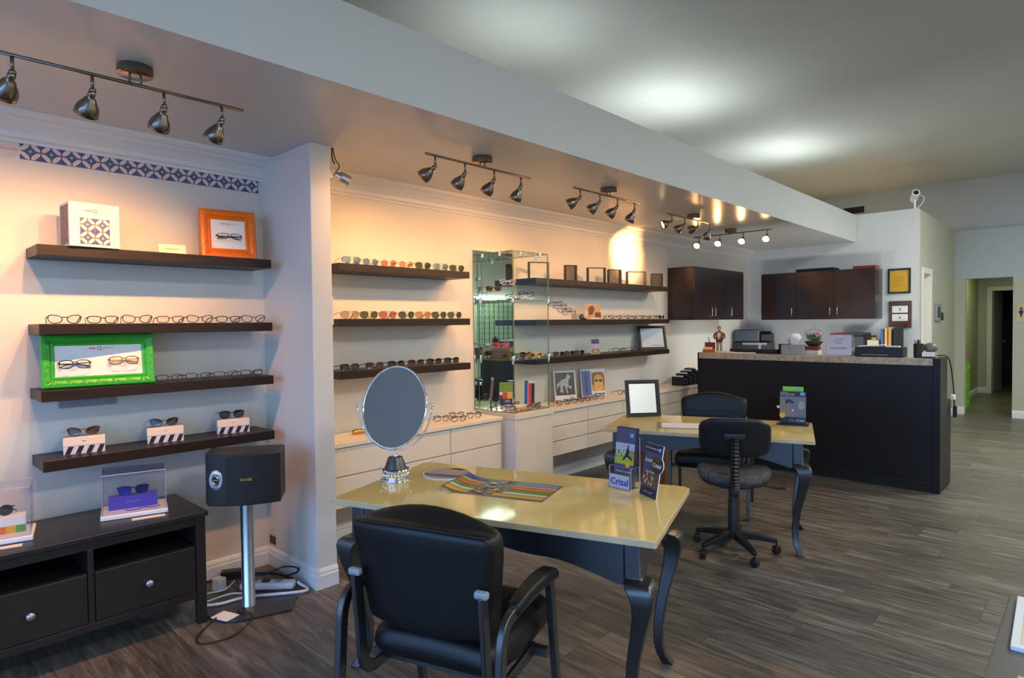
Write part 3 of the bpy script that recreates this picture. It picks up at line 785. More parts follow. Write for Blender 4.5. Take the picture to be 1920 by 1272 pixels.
# ------------------------------------------------------------------ loudspeaker on its stand, cables
t = thing('loudspeaker', 'black loudspeaker with round silver port on the metal pole stand', 'speaker', (-3.272, 1.392, .583), R(57))
fy = lambda x: -.125+1.25*(x-.02)**2
outs = [-.165+.355*i/14 for i in range(15)]
outl = [(-.185, -.02)]+[(x, fy(x)) for x in outs]+[(.19, .12), (-.185, .12)]
MB().prism(outl, .0, .262, 'xy').build('cabinet', BLKPL, t, bevel=.006)
g = [(-.07+.257*i/12, fy(-.07+.257*i/12)-.003) for i in range(13)]
m = MB(); m.add([(x, y, z) for z in (.008, .254) for x, y in g], [(i, i+1, i+14, i+13) for i in range(12)]); m.build('grille', BLKMATTE, t, smooth=True)
MM = Matrix.Translation((-.118, -.1035, .135)) @ Matrix.Rotation(R(-15), 4, 'Z') @ Matrix.Rotation(R(90), 4, 'X') @ Matrix.Diagonal((.68, 1, 1, 1))
m = MB(); m.M = MM; m.lathe([(.024, -.004), (.030, .003), (.048, .003), (.052, 0), (.052, -.004)], 28)
p = m.build('port_ring', PEWTER, t, auto=40)
m2 = MB(); m2.M = MM; m2.lathe([(0, .0005), (.027, .0005), (.027, .001), (0, .001)], 20); m2.build('port_hole', BLKP, p)
m3 = MB(); m3.M = MM; c = [(.021*math.cos(2*PI*i/20), .021*math.sin(2*PI*i/20), .003) for i in range(20)]; m3.tube(c, .0035, 5, closed=True); m3.tube([(-.022, 0, .003), (.022, 0, .003)], .003, 5); m3.build('port_bar', STEEL, p)
text('BOSE', .018, GOLD, t, (.03, -.1315, .135), (R(90), 0, R(2)), sx=1.3, bold=.0006)
t = thing('speaker_stand', 'silver pole stand with black base plate carrying the loudspeaker', 'stand', (-3.272, 1.40, 0), R(46))
MB().prism([(-.24, -.02), (-.13, -.15), (.0, -.17), (.24, -.06), (.22, .10), (.0, .20), (-.16, .12)], .0005, .014, 'xy').build('base_plate', BLKLAC, t, bevel=.002)
m = MB(); m.lathe([(0, .0145), (.034, .0145), (.034, .02), (.0325, .022), (.0325, .572), (0, .572)], 24); m.build('pole', STEEL, t, auto=40)
MB().box(-.07, .07, -.07, .07, .5725, .5825).build('top_plate', BLKMET, t)
def cable(label, pts, r, m, cat='cable', name='cable', group='cables round the speaker stand'):
    pts = [(x, y, max(z, .0165+r) if math.hypot(x+3.272, y-1.40) < .30 else max(z, r+.001)) for x, y, z in pts]
    return tag(MB().tube(smoothpath(pts, 8), r, 8).build(name, m, smooth=True), label, cat, group)
cable('black cable looping on the floor before the speaker stand', [(-3.255, 1.335, .02), (-3.22, 1.33, .018), (-3.17, 1.36, .006), (-3.08, 1.33, .0045), (-3.02, 1.20, .0045), (-3.06, 1.08, .0045), (-3.15, 1.10, .0045), (-3.24, 1.22, .018)], .004, BLKPL)
cable('thick white cable curving from console to the power strip', [(-3.42, 1.235, .02), (-3.38, 1.30, .022), (-3.36, 1.42, .022), (-3.28, 1.54, .022), (-3.20, 1.66, .008), (-3.24, 1.72, .008), (-3.29, 1.70, .03), (-3.295, 1.69, .045)], .008, WHITE)
cable('thin white cable rising behind the console leg', [(-3.55, 1.235, .02), (-3.50, 1.28, .05), (-3.46, 1.35, .06), (-3.50, 1.42, .075)], .004, WHITE)
cable('pair of thin white leads beside the pole foot', [(-3.45, 1.235, .028), (-3.42, 1.31, .045), (-3.40, 1.37, .05), (-3.36, 1.42, .045)], .0045, WHITE)
cable('black cable tangle running to the pillar corner', [(-3.52, 1.47, .085), (-3.44, 1.56, .085), (-3.40, 1.66, .11), (-3.37, 1.73, .09), (-3.41, 1.74, .05), (-3.46, 1.70, .03)], .005, BLKPL)
cable('black cable lying along the alcove skirting', [(-3.77, 1.25, .006), (-3.775, 1.40, .006), (-3.70, 1.60, .006), (-3.60, 1.70, .006), (-3.45, 1.735, .006)], .005, BLKPL)
t = thing('power_strip', 'white power strip on the floor behind the silver speaker pole', 'power strip', (-3.40, 1.565, .0155), R(46))
MB().cushion((0, 0, .02), (.15, .034, .02), .015, 5).build('body', WHITE, t, smooth=True)
for k in range(3): MB().box(-.10+.07*k, -.06+.07*k, -.016, .016, .0402, .05 if k == 1 else .043).build('socket', BLKPL if k == 1 else GREYMET, t)
tag(MB().at((-3.70, 1.50, .015), (0, 0, R(60))).box(-.07, .07, -.03, .03, 0, .045).build('power_adapter', BLKPL, bevel=.006), 'black power adapter on floor against the alcove skirting', 'adapter')
tag(MB().at((-3.585, 1.37, .0155), (0, 0, R(20))).box(-.03, .03, -.025, .025, 0, .07).build('power_adapter', WHITE, bevel=.006), 'white upright plug adapter behind the pole', 'adapter')
tag(MB().at((-3.235, 1.262, .0145), (0, 0, R(20))).box(-.055, .055, -.04, .04, 0, .003).build('paper_slip', WHITE), 'small white paper slip lying on the speaker base plate', 'paper')
t = thing('wall_socket', 'dark wall socket low on the pillar side above the skirting', 'socket', (-3.76, 1.7635, .135), 0)
MB().box(-.02, .05, -.006, 0, 0, .05).build('plate', DKGREY, t, bevel=.002)
t = thing('switch_plate', 'white plate edge on the pillar, beside the sunglasses shelves', 'switch', (-3.27, 1.8905, 1.50), R(180))
MB().box(-.04, .04, -.022, 0, 0, .165).build('plate', TRIMW, t, bevel=.006)

# ------------------------------------------------------------------ sunglasses and eyeglasses on the first bay's shelves
G1 = [('silver rimmed', 'aviator', SILVERM, 'silver'), ('gold rimmed', 'round', GOLD, 'blue'), ('gold rimmed', 'round', GOLD, 'amber'), ('gold rimmed', 'round', GOLD, 'tan'),
      ('gold rimmed', 'aviator', GOLD, 'green'), ('gold rimmed', 'aviator', GOLD, 'silver'), ('gold rimmed', 'aviator', GOLD, 'green')]
LN = {'silver': 'mirrored', 'blue': 'blue', 'amber': 'amber orange', 'tan': 'tan', 'green': 'green', 'gold': 'gold', 'rose': 'red brown', 'dark': 'dark'}
for i, (y, (w, sh, fr, le)) in enumerate(zip([2.262, 2.410, 2.558, 2.708, 2.862, 3.03, 3.19], G1)):
    glasses('%s sunglasses with %s lenses, %s on the upper pillar bay shelf' % (w, LN[le], ORD[i]), (-3.585, y, BZ[0]+.0005), R([82, 84, 80, 86, 84, 82, 80][i]), sh, fr, le, .0013, 'sunglasses on the upper pillar bay shelf')
G2 = [('gold', 'aviator', GOLD, 'gold'), ('gold', 'aviator', GOLD, 'green'), ('dark', 'aviator', BURG, 'rose'), ('gold', 'aviator', GOLD, 'green'), ('gold', 'aviator', GOLD, 'tan'), ('dark', 'aviator', GUN, 'green'), ('gold', 'aviator', GOLD, 'green')]
for i, (y, (w, sh, fr, le)) in enumerate(zip([2.245, 2.392, 2.545, 2.705, 2.855, 3.007, 3.162], G2)):
    glasses('%s framed aviator sunglasses with %s lenses, %s on middle pillar bay shelf' % (w, LN[le], ORD[i]), (-3.585, y, BZ[1]+.0005), R([84, 84, 82, 86, 85, 84, 86][i]), sh, fr, le, .0013, 'sunglasses on the middle pillar bay shelf')
for i, y in enumerate([2.245, 2.44, 2.62, 2.795, 2.965, 3.137]):
    glasses('black sunglasses, %s in the row of six on lower pillar bay shelf' % ORD[i], (-3.60, y, BZ[2]+.0005), R([84, 80, 82, 80, 82, 80][i]), 'wayfarer', [BLKF, TORT, BLKF, TORT, BLKF, BLKF][i], 'dark', .0023, 'sunglasses on the lower pillar bay shelf')

# ------------------------------------------------------------------ white drawer units, pedestal, glass case
def drawers(label, y0, y1, xf, cols, rows, zb, zt):
    t = thing('drawer_unit', label, 'drawer unit', (XW+.001, 0, 0), 0, 'white wall-hung drawer units')
    dx = xf-XW-.001
    MB().box(0, dx+.012, y0, y1, zt-.028, zt).build('top', WHTLAM, t, bevel=.002)
    MB().box(0, dx-.021, y0+.002, y1-.002, zb, zt-.0285).build('carcass', TRIMW, t)
    for a, b in zip(cols, cols[1:]):
        for c, d in zip(rows, rows[1:]):
            MB().box(dx-.020, dx, a+.003, b-.003, d+.0045, c-.0045).build('drawer', WHTLAM, t, bevel=.0015, seg=1)
    return t
drawers('white wall-hung drawer unit beside the pillar with wide drawers', 1.907, 3.53, -3.46, [1.91, 2.99, 3.527], [.724, .540, .337], .335, .755)
drawers('long white wall-hung drawer unit under the posters, three drawers high', 4.075, 6.92, -3.42, [4.078, 4.63, 5.20, 5.77, 6.34, 6.917], [.724, .595, .466, .337], .335, .755)
t = thing('pedestal_cabinet', 'white floor-standing pedestal cabinet carrying the glass case', 'cabinet', (XW+.001, 3.58, 0))
MB().box(0, .44, 0, .48, .727, .775).build('top', WHTLAM, t, bevel=.002)
MB().box(0, .415, .004, .476, 0.001, .7265).build('carcass', TRIMW, t)
d = MB().box(.4155, .433, .034, .474, .06, .722).build('door', WHTLAM, t, bevel=.002)
for y in (.005, .019): MB().box(.4155, .436, y, y+.011, .03, .724).build('pilaster', TRIMW, t, bevel=.002)
wm = thing('wall_mirror', 'tall frameless wall mirror behind the glass case', 'mirror', (XW+.0005, 3.55, .778))
MB().box(0, .004, 0, .48, 0, 1.335).build('backing', DKGREY, wm); MB().box(.0042, .009, 0, .48, 0, 1.335).build('mirror_glass', WMIRROR, wm)
gc = thing('glass_case', 'tall three-tier glass display case with chrome clips on white pedestal', 'display case', (-3.785, 3.595, .7755))
W_, D_, H_ = .40, .44, 1.305
m = MB(); m.panebox(0, W_, 0, D_, 0, .006); gb = m.build('glass_base', [GLASS, GLASSE], gc)
for (a, nm) in (((0, W_, 0, .006, .0065, H_-.0065), 'glass_door'), ((W_-.006, W_, .0065, D_-.0065, .0065, H_-.0065), 'glass_front'), ((0, W_, D_-.006, D_, .0065, H_-.0065), 'glass_side'), ((0, W_, 0, D_, H_-.006, H_), 'glass_top')):
    MB().panebox(*a).build(nm, [GLASS, GLASSE], gc)
T1, T2 = .914, .4285
for z in (T1, T2): MB().panebox(.012, W_-.008, .008, D_-.008, z-.006, z).build('glass_shelf', [GLASS, GLASSE], gc)
cl = MB()
def clip(x, y, z, h=.022): cl.cushion((x, y, z), (.011, .011, h), .006, 2)
CLIPM = []
for (x, y, z, h) in [(W_, 0, T1, .03), (W_, 0, T2, .034), (W_, D_, T1, .03), (W_, D_, T2, .034), (.03, 0, T1, .028), (.03, 0, T2, .034), (.06, 0, H_-.02, .018), (.26, 0, H_-.02, .018), (.26, D_, H_-.02, .018), (W_, .09, H_-.03, .018), (W_, .33, H_-.02, .018),
                     (.02, 0, .22, .014), (.02, 0, 1.10, .014), (.10, 0, .02, .012), (.20, 0, .02, .012), (W_, .06, .02, .012)]:
    MB().cushion((x, y, z), (.010, .010, h), .005, 2).build('clip', CHROME, gc, smooth=True)
MB().tube([(W_-.055, -.012, .265), (W_+.004, -.012, .265)], .007, 8).build('lock', CHROME, gc, smooth=True)
CZ1, CZ2, CZ0 = .7755+T1+.001, .7755+T2+.001, .7755+.0065
# top tier
def riser(label, loc, h, w=.05):
    t = thing('acrylic_riser', label, 'display stand', loc, 0)
    m = MB(); m.panebox(-w, w, -.03, .03, h-.003, h); m.panebox(-w, -w+.003, -.03, .03, 0, h-.0035); m.panebox(w-.003, w, -.03, .03, 0, h-.0035)
    m.build('stand', [ACRYL, ACREDGE], t); return t
riser('tall clear riser under cream eyeglasses, upper tier of the glass case', (-3.62, 3.80, CZ1), .135)
glasses('cream eyeglasses on the tall clear riser, upper tier of glass case', (-3.62, 3.785, CZ1+.136), R(48), 'cat', CLRF, 'clear', .0028, folded=True)
riser('low clear riser under dark sunglasses, upper tier of the glass case', (-3.71, 3.70, CZ1), .078)
glasses('dark brown sunglasses on the low clear riser, upper tier of glass case', (-3.70, 3.695, CZ1+.079), R(40), 'wayfarer', TORT, 'brown', .0023, folded=True)
glasses('thin dark eyeglasses at the rear, upper tier of glass case', (-3.70, 3.93, CZ1), R(60), 'rect', GUN, 'clear', .0018, folded=True)
glasses('black thick-rimmed eyeglasses behind the glass edge, upper tier of the case', (-3.455, 3.675, CZ1), R(40), 'square', BLKF, 'clear', .0028, folded=True)
riser('small clear riser under black eyeglasses, upper tier of the case', (-3.48, 3.865, CZ1), .026)
glasses('black thick-rimmed eyeglasses raised on the small clear riser', (-3.475, 3.855, CZ1+.027), R(48), 'square', BLKF, 'clear', .0028, folded=True)
# middle tier
t = thing('leather_case', 'brown leather-look box carrying the coral glasses in the glass case', 'case', (-3.63, 3.705, CZ2), R(35))
MB().cushion((0, 0, .045), (.075, .04, .045), .01, 4).build('body', mat('brown_leather', lin(92, 66, 48), .4, bump=.2), t, smooth=True)
MB().box(-.066, .066, -.0415, -.0395, .058, .062).build('seam', BLKPL, t)
glasses('coral red eyeglasses lying on the brown leather-look box', (-3.615, 3.69, CZ2+.0905), R(35), 'cat', REDF, 'clear', .0036, folded=True)
glasses('camouflage sunglasses leaning beside the leather-look box', (-3.50, 3.672, CZ2+.0005), R(34), 'wayfarer', CAMO, 'dark', .0046, folded=True)
glasses('tortoise eyeglasses before the camouflage pair, middle tier of case', (-3.437, 3.79, CZ2+.0005), R(66), 'cat', TORT, 'clear', .003, folded=True)
glasses('yellow brown eyeglasses by the front pane, middle tier of the case', (-3.44, 3.935, CZ2+.0005), R(76), 'cat', YELF, 'brown', .0038, folded=True)
glasses('dark sunglasses at the right end, middle tier of the glass case', (-3.56, 3.945, CZ2+.0005), R(76), 'wayfarer', BLKF, 'dark', .0026, folded=True)
# lower tier
t = thing('brochure_holder', 'small brochure holder with green and blue leaflet inside the glass case', 'brochure', (-3.575, 3.70, CZ0), R(40)); t.rotation_euler = (-.16, 0, R(40))
m = MB(); m.box(-.055, .055, -.004, .0, .0, .225, 0)
m.xz(-.054, .054, .145, .223, -.0045, 1); m.xz(-.03, .012, .09, .143, -.0045, 3); m.xz(.012, .052, .09, .143, -.0045, 4); m.xz(-.054, -.03, .09, .12, -.0045, 5); m.xz(-.054, .054, .035, .09, -.0047, 2); m.xz(-.012, .054, .002, .04, -.0049, 6)
for k in range(3): m.xz(-.01, .035, .060+.008*k, .063+.008*k, -.0050, 6)
m.build('leaflet', [WHITE, GRASS, NAVY, RED, YELLOW, BURG, mat('pale_grey_print', lin(206, 208, 216), .5)], t)
text('Crizal', .024, NAVY, t, (.02, -.0052, .018))
t = thing('brochure', 'red and blue folded brochure standing in the glass case', 'brochure', (-3.55, 3.962, CZ0), R(30)); t.rotation_euler = (-.12, 0, R(30))
m = MB(); m.box(-.045, .045, 0, .003, 0, .225, 0); m.xz(-.044, -.016, .002, .223, -.0004, 1); m.xz(-.012, .044, .03, .20, -.0004, 2); m.xz(.018, .044, .03, .20, -.0008, 3)
m.build('leaflet', [WHITE, BLUE, mat('vermilion_print', lin(226, 70, 30), .5), BLKP], t)
t = thing('spectacle_case', 'cream rounded spectacle case among glasses in the glass case', 'case', (-3.50, 3.80, CZ0), R(60))
MB().cushion((0, 0, .02), (.065, .026, .02), .019, 4).build('shell', OFFW, t, smooth=True)
tag(MB().at((-3.418, 3.725, CZ0), (0, 0, R(84))).box(-.065, .065, -.013, .013, 0, .012).build('spectacle_box', mat('coral_card', lin(226, 116, 70), .5), bevel=.002), 'flat coral box by the front pane of the glass case', 'box')
for i, (x, y, rz, sh, fr, w) in enumerate([(-3.50, 3.648, 30, 'round', BURG, 'dark red round eyeglasses at the near left corner'), (-3.66, 3.86, 55, 'cat', TORT, 'tortoise eyeglasses behind the spectacle case'),
      (-3.412, 3.872, 82, 'cat', BURG, 'burgundy eyeglasses beyond the coral box'), (-3.462, 3.95, 84, 'square', mat('plum_acetate', lin(84, 40, 66), .25), 'plum eyeglasses near the right end')]):
    glasses(w+', lower tier of the case', (x, y, CZ0), R(rz), sh, fr, 'clear', .0026, folded=True)

# eyeglasses lying on the drawer units
for x, y, rz, fr, w in [(-3.63, 3.05, 64, BLKF, 'black eyeglasses lying farthest left of four by the white wall panel'), (-3.525, 3.13, 66, BLKF, 'black eyeglasses nearest the drawer edge among four'),
                        (-3.68, 3.25, 64, TORT, 'tortoise eyeglasses nearest the wall among four by glass case'), (-3.565, 3.33, 66, BLKF, 'black eyeglasses closest to the pedestal among four')]:
    glasses(w, (x, y, .7555), R(rz), 'round', fr, 'clear', .0024, folded=True)
t = thing('spectacle_case', 'small gold spectacle case left of the oval mirror on drawer unit', 'case', (-3.66, 2.345, .7555), R(80))
m = MB(); m.M = Matrix.Rotation(R(90), 4, 'Y') @ Matrix.Translation((-.0165, 0, -.05)); m.lathe([(0, 0), (.014, .002), (.016, .008), (.016, .09), (.014, .098), (0, .10)], 16); m.build('shell', GOLD, t, smooth=True)
for i, y in enumerate([4.272, 4.388, 4.495, 4.60, 4.705, 4.815, 4.925]):
    glasses('dark eyeglasses, %s in the row before the two posters' % ORD[i], (-3.515, y, .7555), R([50, 48, 50, 48, 50, 48, 50][i]), 'cat' if i % 2 else 'square', [TORT, GUN, BLKF, TORT, BLKF, TORT, BLKF][i], 'clear', .0024, 'eyeglasses before the posters', folded=True)
glasses('black eyeglasses alone near the framed desk mirror, on the drawers', (-3.53, 5.385, .7555), R(60), 'round', BLKF, 'clear', .0026)
# posters in clear stands
def poster(label, loc, rz, w, h, lean=.16, holder=True):
    t = thing('poster_stand', label, 'poster', loc, rz); t.rotation_euler = (-lean, 0, rz)
    MB().box(-w/2, w/2, 0, .0025, 0, h).build('print_card', WHITE, t)
    if holder:
        m = MB(); m.panebox(-w/2-.004, w/2+.004, -.0045, -.002, 0, h+.006); m.panebox(-w/2-.004, w/2+.004, .003, .0055, 0, h+.006); m.build('stand', [ACRYL, ACREDGE], t)
    return t
p = poster('poster of a white galloping horse on black, in a clear stand', (-3.665, 4.62, .7555), R(68), .235, .285)
m = MB(); m.xz(-.105, .105, .055, .272, -.0006, 0)
hs = [(-.062, .085), (-.05, .12), (-.066, .165), (-.05, .195), (-.015, .205), (.012, .215), (.026, .245), (.040, .262), (.044, .250), (.062, .232), (.066, .218), (.052, .214), (.042, .205), (.040, .180), (.034, .155), (.052, .135), (.072, .142), (.060, .112), (.048, .122), (.024, .135), (.018, .110), (.028, .075), (.014, .072), (.006, .110), (.0, .140), (-.02, .145), (-.03, .125), (-.022, .085), (-.036, .075), (-.044, .11), (-.05, .085)]
m.quad([(x, -.0009, z) for x, z in hs], 1); m.quad([(x, -.0012, z) for x, z in [(-.066, .18), (-.092, .16), (-.085, .11), (-.074, .14), (-.06, .16)]], 1); m.xz(.03, .09, .03, .037, -.0008, 2)
for k in range(5): m.xz(-.05+.02*k, -.046+.02*k, .11+.012*(k % 2), .19, -.0011, 2)
m.build('print', [BLKP, mat('horse_white_print', lin(206, 204, 200), .5), GREYP], p)
p = poster('yellow portrait poster of a person in dark sunglasses, blue side panel', (-3.665, 5.075, .7555), R(66), .285, .275)
m = MB(); m.xz(-.135, -.03, .012, .262, -.0006, 0); m.xz(-.022, .132, .055, .245, -.0006, 1); m.xz(.0, .125, .02, .032, -.0006, 4)
m.quad([(x, -.0008, z) for x, z in [(.02, .06), (.09, .06), (.105, .12), (.108, .18), (.085, .215), (.035, .215), (.01, .18), (.008, .12)]], 2)
m.quad([(x, -.0010, z) for x, z in [(-.02, .13), (-.018, .22), (.02, .243), (.09, .243), (.128, .215), (.13, .12), (.112, .10), (.112, .17), (.09, .212), (.05, .222), (.02, .205), (.006, .16), (.004, .10)]], 3)
for s in (-1, 1): m.quad([(.058+s*.026+.021*math.cos(2*PI*i/12), -.0012, .158+.014*math.sin(2*PI*i/12)) for i in range(12)], 4)
m.xz(.045, .07, .162, .168, -.0013, 4); m.xz(.045, .075, .098, .103, -.0013, 3); m.xz(-.10, -.07, .03, .24, -.0008, 5)
m.build('print', [BLUE, mat('amber_print', lin(222, 152, 24), .5), mat('ochre_print', lin(236, 186, 66), .5), mat('umber_print', lin(140, 86, 14), .5), BLKP, NAVY], p)
# wire cubes on the upper long shelf
def cube_frame(label, y, w, h, open_):
    t = thing('cube_frame', label, 'display cube', (-3.62, y, CZ[0]+.0005), R(60))
    q = .007; d = .024; w *= .74 if open_ else .84
    m = MB(); m.box(-w/2, -w/2+q, -d, d, 0, h-q); m.box(w/2-q, w/2, -d, d, 0, h-q); m.box(-w/2, w/2, -d, d, h-q, h); m.build('frame', mat('dark_wire', lin(74, 62, 50), .5), t)
    if not open_:
        g = MB()
        n = 9
        for i in range(1, n): x = -w/2+w*i/n; g.box(x-.0022, x+.0022, -d, -d+.003, .001, h-q)
        for i in range(1, 10): z = h*i/10; g.box(-w/2+q, w/2-q, -d+.003, -d+.006, z-.002, z+.002)
        for i in range(1, n): x = -w/2+w*i/n; g.box(x-.0022, x+.0022, d-.006, d-.003, .001, h-q)
        g.build('grid', mat('dark_wire', (0, 0, 0)), t)['kind'] = 'stuff'
CW = ['open dark rectangular frame behind the glass case edge, upper long shelf', 'dark gridded cube, leftmost gridded one on the upper long shelf', 'open dark rectangular frame between the first two gridded cubes',
      'dark gridded cube in the middle of the upper long shelf', 'open dark rectangular frame right of the middle gridded cube', 'dark gridded cube nearest the wall cabinet on upper long shelf']
for i, (y0, y1) in enumerate([(4.055, 4.306), (4.57, 4.71), (4.925, 5.18), (5.285, 5.455), (5.63, 5.93), (6.13, 6.29)]):
    cube_frame(CW[i], (y0+y1)/2, y1-y0, .148, i % 2 == 0)
# middle long shelf
t = thing('stepped_stand', 'clear stepped stand carrying four eyeglasses on the middle long shelf', 'display stand', (-3.62, 4.50, CZ[1]+.0005), R(90))
m = MB()
for k, (y, h) in enumerate([(-.105, .125), (-.035, .098), (.035, .066), (.10, .044)]):
    m.panebox(y-.03, y+.03, -.035, .035, h-.003, h); m.tube([(y-.02, 0, 0), (y-.02, 0, h-.0035)], .002, 6); m.tube([(y+.02, 0, 0), (y+.02, 0, h-.0035)], .002, 6)
m.build('stand', [ACRYL, ACREDGE], t)
for k, (y, h) in enumerate([(-.105, .125), (-.035, .098), (.035, .066), (.10, .044)]):
    glasses('brown eyeglasses on the clear stepped stand, %s step' % ['highest', 'second highest', 'third highest', 'lowest'][k], (-3.61, 4.50+y, CZ[1]+.001+h), R(42), 'square', [TORT, GUN, TORT, BURG][k], 'clear', .0022, 'eyeglasses on the stepped stand', folded=True)
def wedge(label, y):
    t = thing('acrylic_wedge', label, 'display stand', (-3.62, y, CZ[1]+.0005), R(90))
    pr = [(-.06, .0), (-.055, .045), (.02, .065), (.05, .02), (.10, .004), (.10, .0), (.045, .015), (.018, .060), (-.05, .041), (-.055, .0)]
    MB().prism(pr, -.04, .04, 'xz').build('stand', [mat('frosted_acrylic', lin(226, 214, 190), .3)], t)
wedge('curved frosted card stand left of the brown portrait card', 4.76); 
tag(MB().at((-3.765, 5.33, CZ[1]+.0005), (R(-14), 0, R(80))).box(-.05, .05, 0, .003, 0, .075).build('blank_card', OFFW), 'blank cream card leaning behind eyeglasses on the middle long shelf', 'card')
p = poster('brown tinted portrait card standing on the middle long shelf', (-3.65, 5.045, CZ[1]+.0005), R(72), .19, .152, .1, False)
m = MB(); m.xz(-.093, .093, .002, .150, -.0006, 0); m.quad([(x, -.0008, z) for x, z in [(-.06, .04), (-.01, .05), (.02, .10), (.0, .14), (-.04, .13), (-.06, .10)]], 1); m.quad([(x, -.0008, z) for x, z in [(-.093, .03), (-.05, .045), (-.03, .07), (-.06, .09), (-.093, .08)]], 2)
m.xz(.02, .093, .02, .07, -.0008, 1); m.xz(-.03, .075, .008, .018, -.0010, 3)
m.build('print', [TAN, BROWNP, mat('peach_print', lin(236, 190, 140), .5), WHITE], p)
for i, y in enumerate([5.232, 5.379, 5.526, 5.673, 5.820, 5.967, 6.114, 6.272]):
    glasses('dark eyeglasses, %s in the row right of the brown portrait card' % ORD[i], (-3.59, y, CZ[1]+.0005), R([84, 82, 84, 83, 84, 82, 84, 92][i]), 'cat' if i % 2 else 'square', [BLKF, TORT, TORT, GUN, TORT, TORT, BURG, BLKF][i], 'clear' if i < 7 else 'dark', .0022, 'eyeglasses on the middle long shelf')
# lowest long shelf
for i, (y, fr) in enumerate([(4.44, TORT), (4.595, BLKF), (4.75, BLKF)]):
    glasses('dark sunglasses, %s of three right of the glass case, lowest shelf' % ORD[i], (-3.60, y, CZ[2]+.0005), R([80, 86, 82][i]), 'wayfarer', fr, 'dark', .0034, 'sunglasses on the lowest long shelf')
for i, y in enumerate([5.42, 5.66]):
    glasses('tortoise eyeglasses, %s of two between leaflet and framed white card' % ['left', 'right'][i], (-3.60, y, CZ[2]+.0005), R(56), 'square', [BLKF, TORT][i], 'clear', .0028, 'eyeglasses on the lowest long shelf')
p = poster('small blue and green leaflet in a clear holder, lowest long shelf', (-3.64, 5.06, CZ[2]+.0005), R(66), .10, .148, .06)
m = MB(); m.xz(-.045, .045, .10, .146, -.0006, 0); m.xz(-.045, .045, .045, .10, -.0006, 1); m.xz(-.045, .045, .004, .045, -.0006, 2); m.xz(-.02, .02, .012, .035, -.0008, 3); m.build('print', [NAVY, mat('lilac_print', lin(176, 170, 210), .5), OLIVE, YELLOW], p); text('UV', .045, WHITE, p, (0, -.0009, .074))
def fmirror(label, loc, rz, w, h, fw, lean, m=BLKPL, name='framed_mirror', sheet=None):
    t = thing(name, label, 'picture' if sheet else 'mirror', loc, rz); t.rotation_euler = (-lean, 0, rz)
    f = MB(); prof = [(0, 0), (0, -.016), (fw*.8, -.016), (fw, -.010), (fw, 0)]; k = 5; vs = []
    for (cx, cz, dx, dz) in [(-w/2, 0, 1, 1), (w/2, 0, -1, 1), (w/2, h, -1, -1), (-w/2, h, 1, -1)]:
        for u, y in prof: vs.append((cx+dx*u, y, cz+dz*u))
    f.add(vs, [(c*k+i, c*k+(i+1) % k, ((c+1) % 4)*k+(i+1) % k, ((c+1) % 4)*k+i) for c in range(4) for i in range(k)])
    f.build('frame', m, t)
    MB().box(-w/2+fw*.7, w/2-fw*.7, -.006, -.002, fw*.7, h-fw*.7).build('card_sheet' if sheet else 'mirror_glass', sheet or MIRROR, t)
    MB().at((0, .002, h*.62), (.42, 0, 0)).box(-.03, .03, .0, .004, -h*.62, 0).build('strut', BLKPL, t)
    return t
fc = fmirror('black framed white card leaning at the far end of the lowest long shelf', (-3.62, 6.13, CZ[2]+.001), R(60), .34, .270, .028, .22, name='framed_card', sheet=mat('white_mount', lin(206, 214, 218), .3))
m = MB(); m.xz(-.02, .11, .045, .051, -.0066); m.build('print', GREYP, fc)
tag(MB().at((-3.57, 5.86, CZ[2]+.0005)).sphere((0, 0, .008), .008, 10, 6).build('bead', GOLD, smooth=True), 'tiny gold bead lying on the lowest long shelf near framed white card', 'ornament')
# black file holders at the end of the long drawer unit
for i, (y, h) in enumerate([(6.57, .10), (6.67, .13), (6.77, .155), (6.87, .18)]):
    t = thing('file_holder', 'black file holder on the drawer unit end by counter, %s of four' % ['lowest', 'second lowest', 'second tallest', 'tallest'][i], 'file', (-3.50, y, .7555), 0, 'file holders beside the counter')
    MB().prism([(-.12, 0), (.06, 0), (.06, h*.72), (-.02, h), (-.12, h)], -.035, .035, 'xz').build('shell', BLKMATTE, t, bevel=.002)
    tag_ = MB().box(-.10, .0, -.02, .02, h+.0005, h+.012).build('papers', WHITE, t)

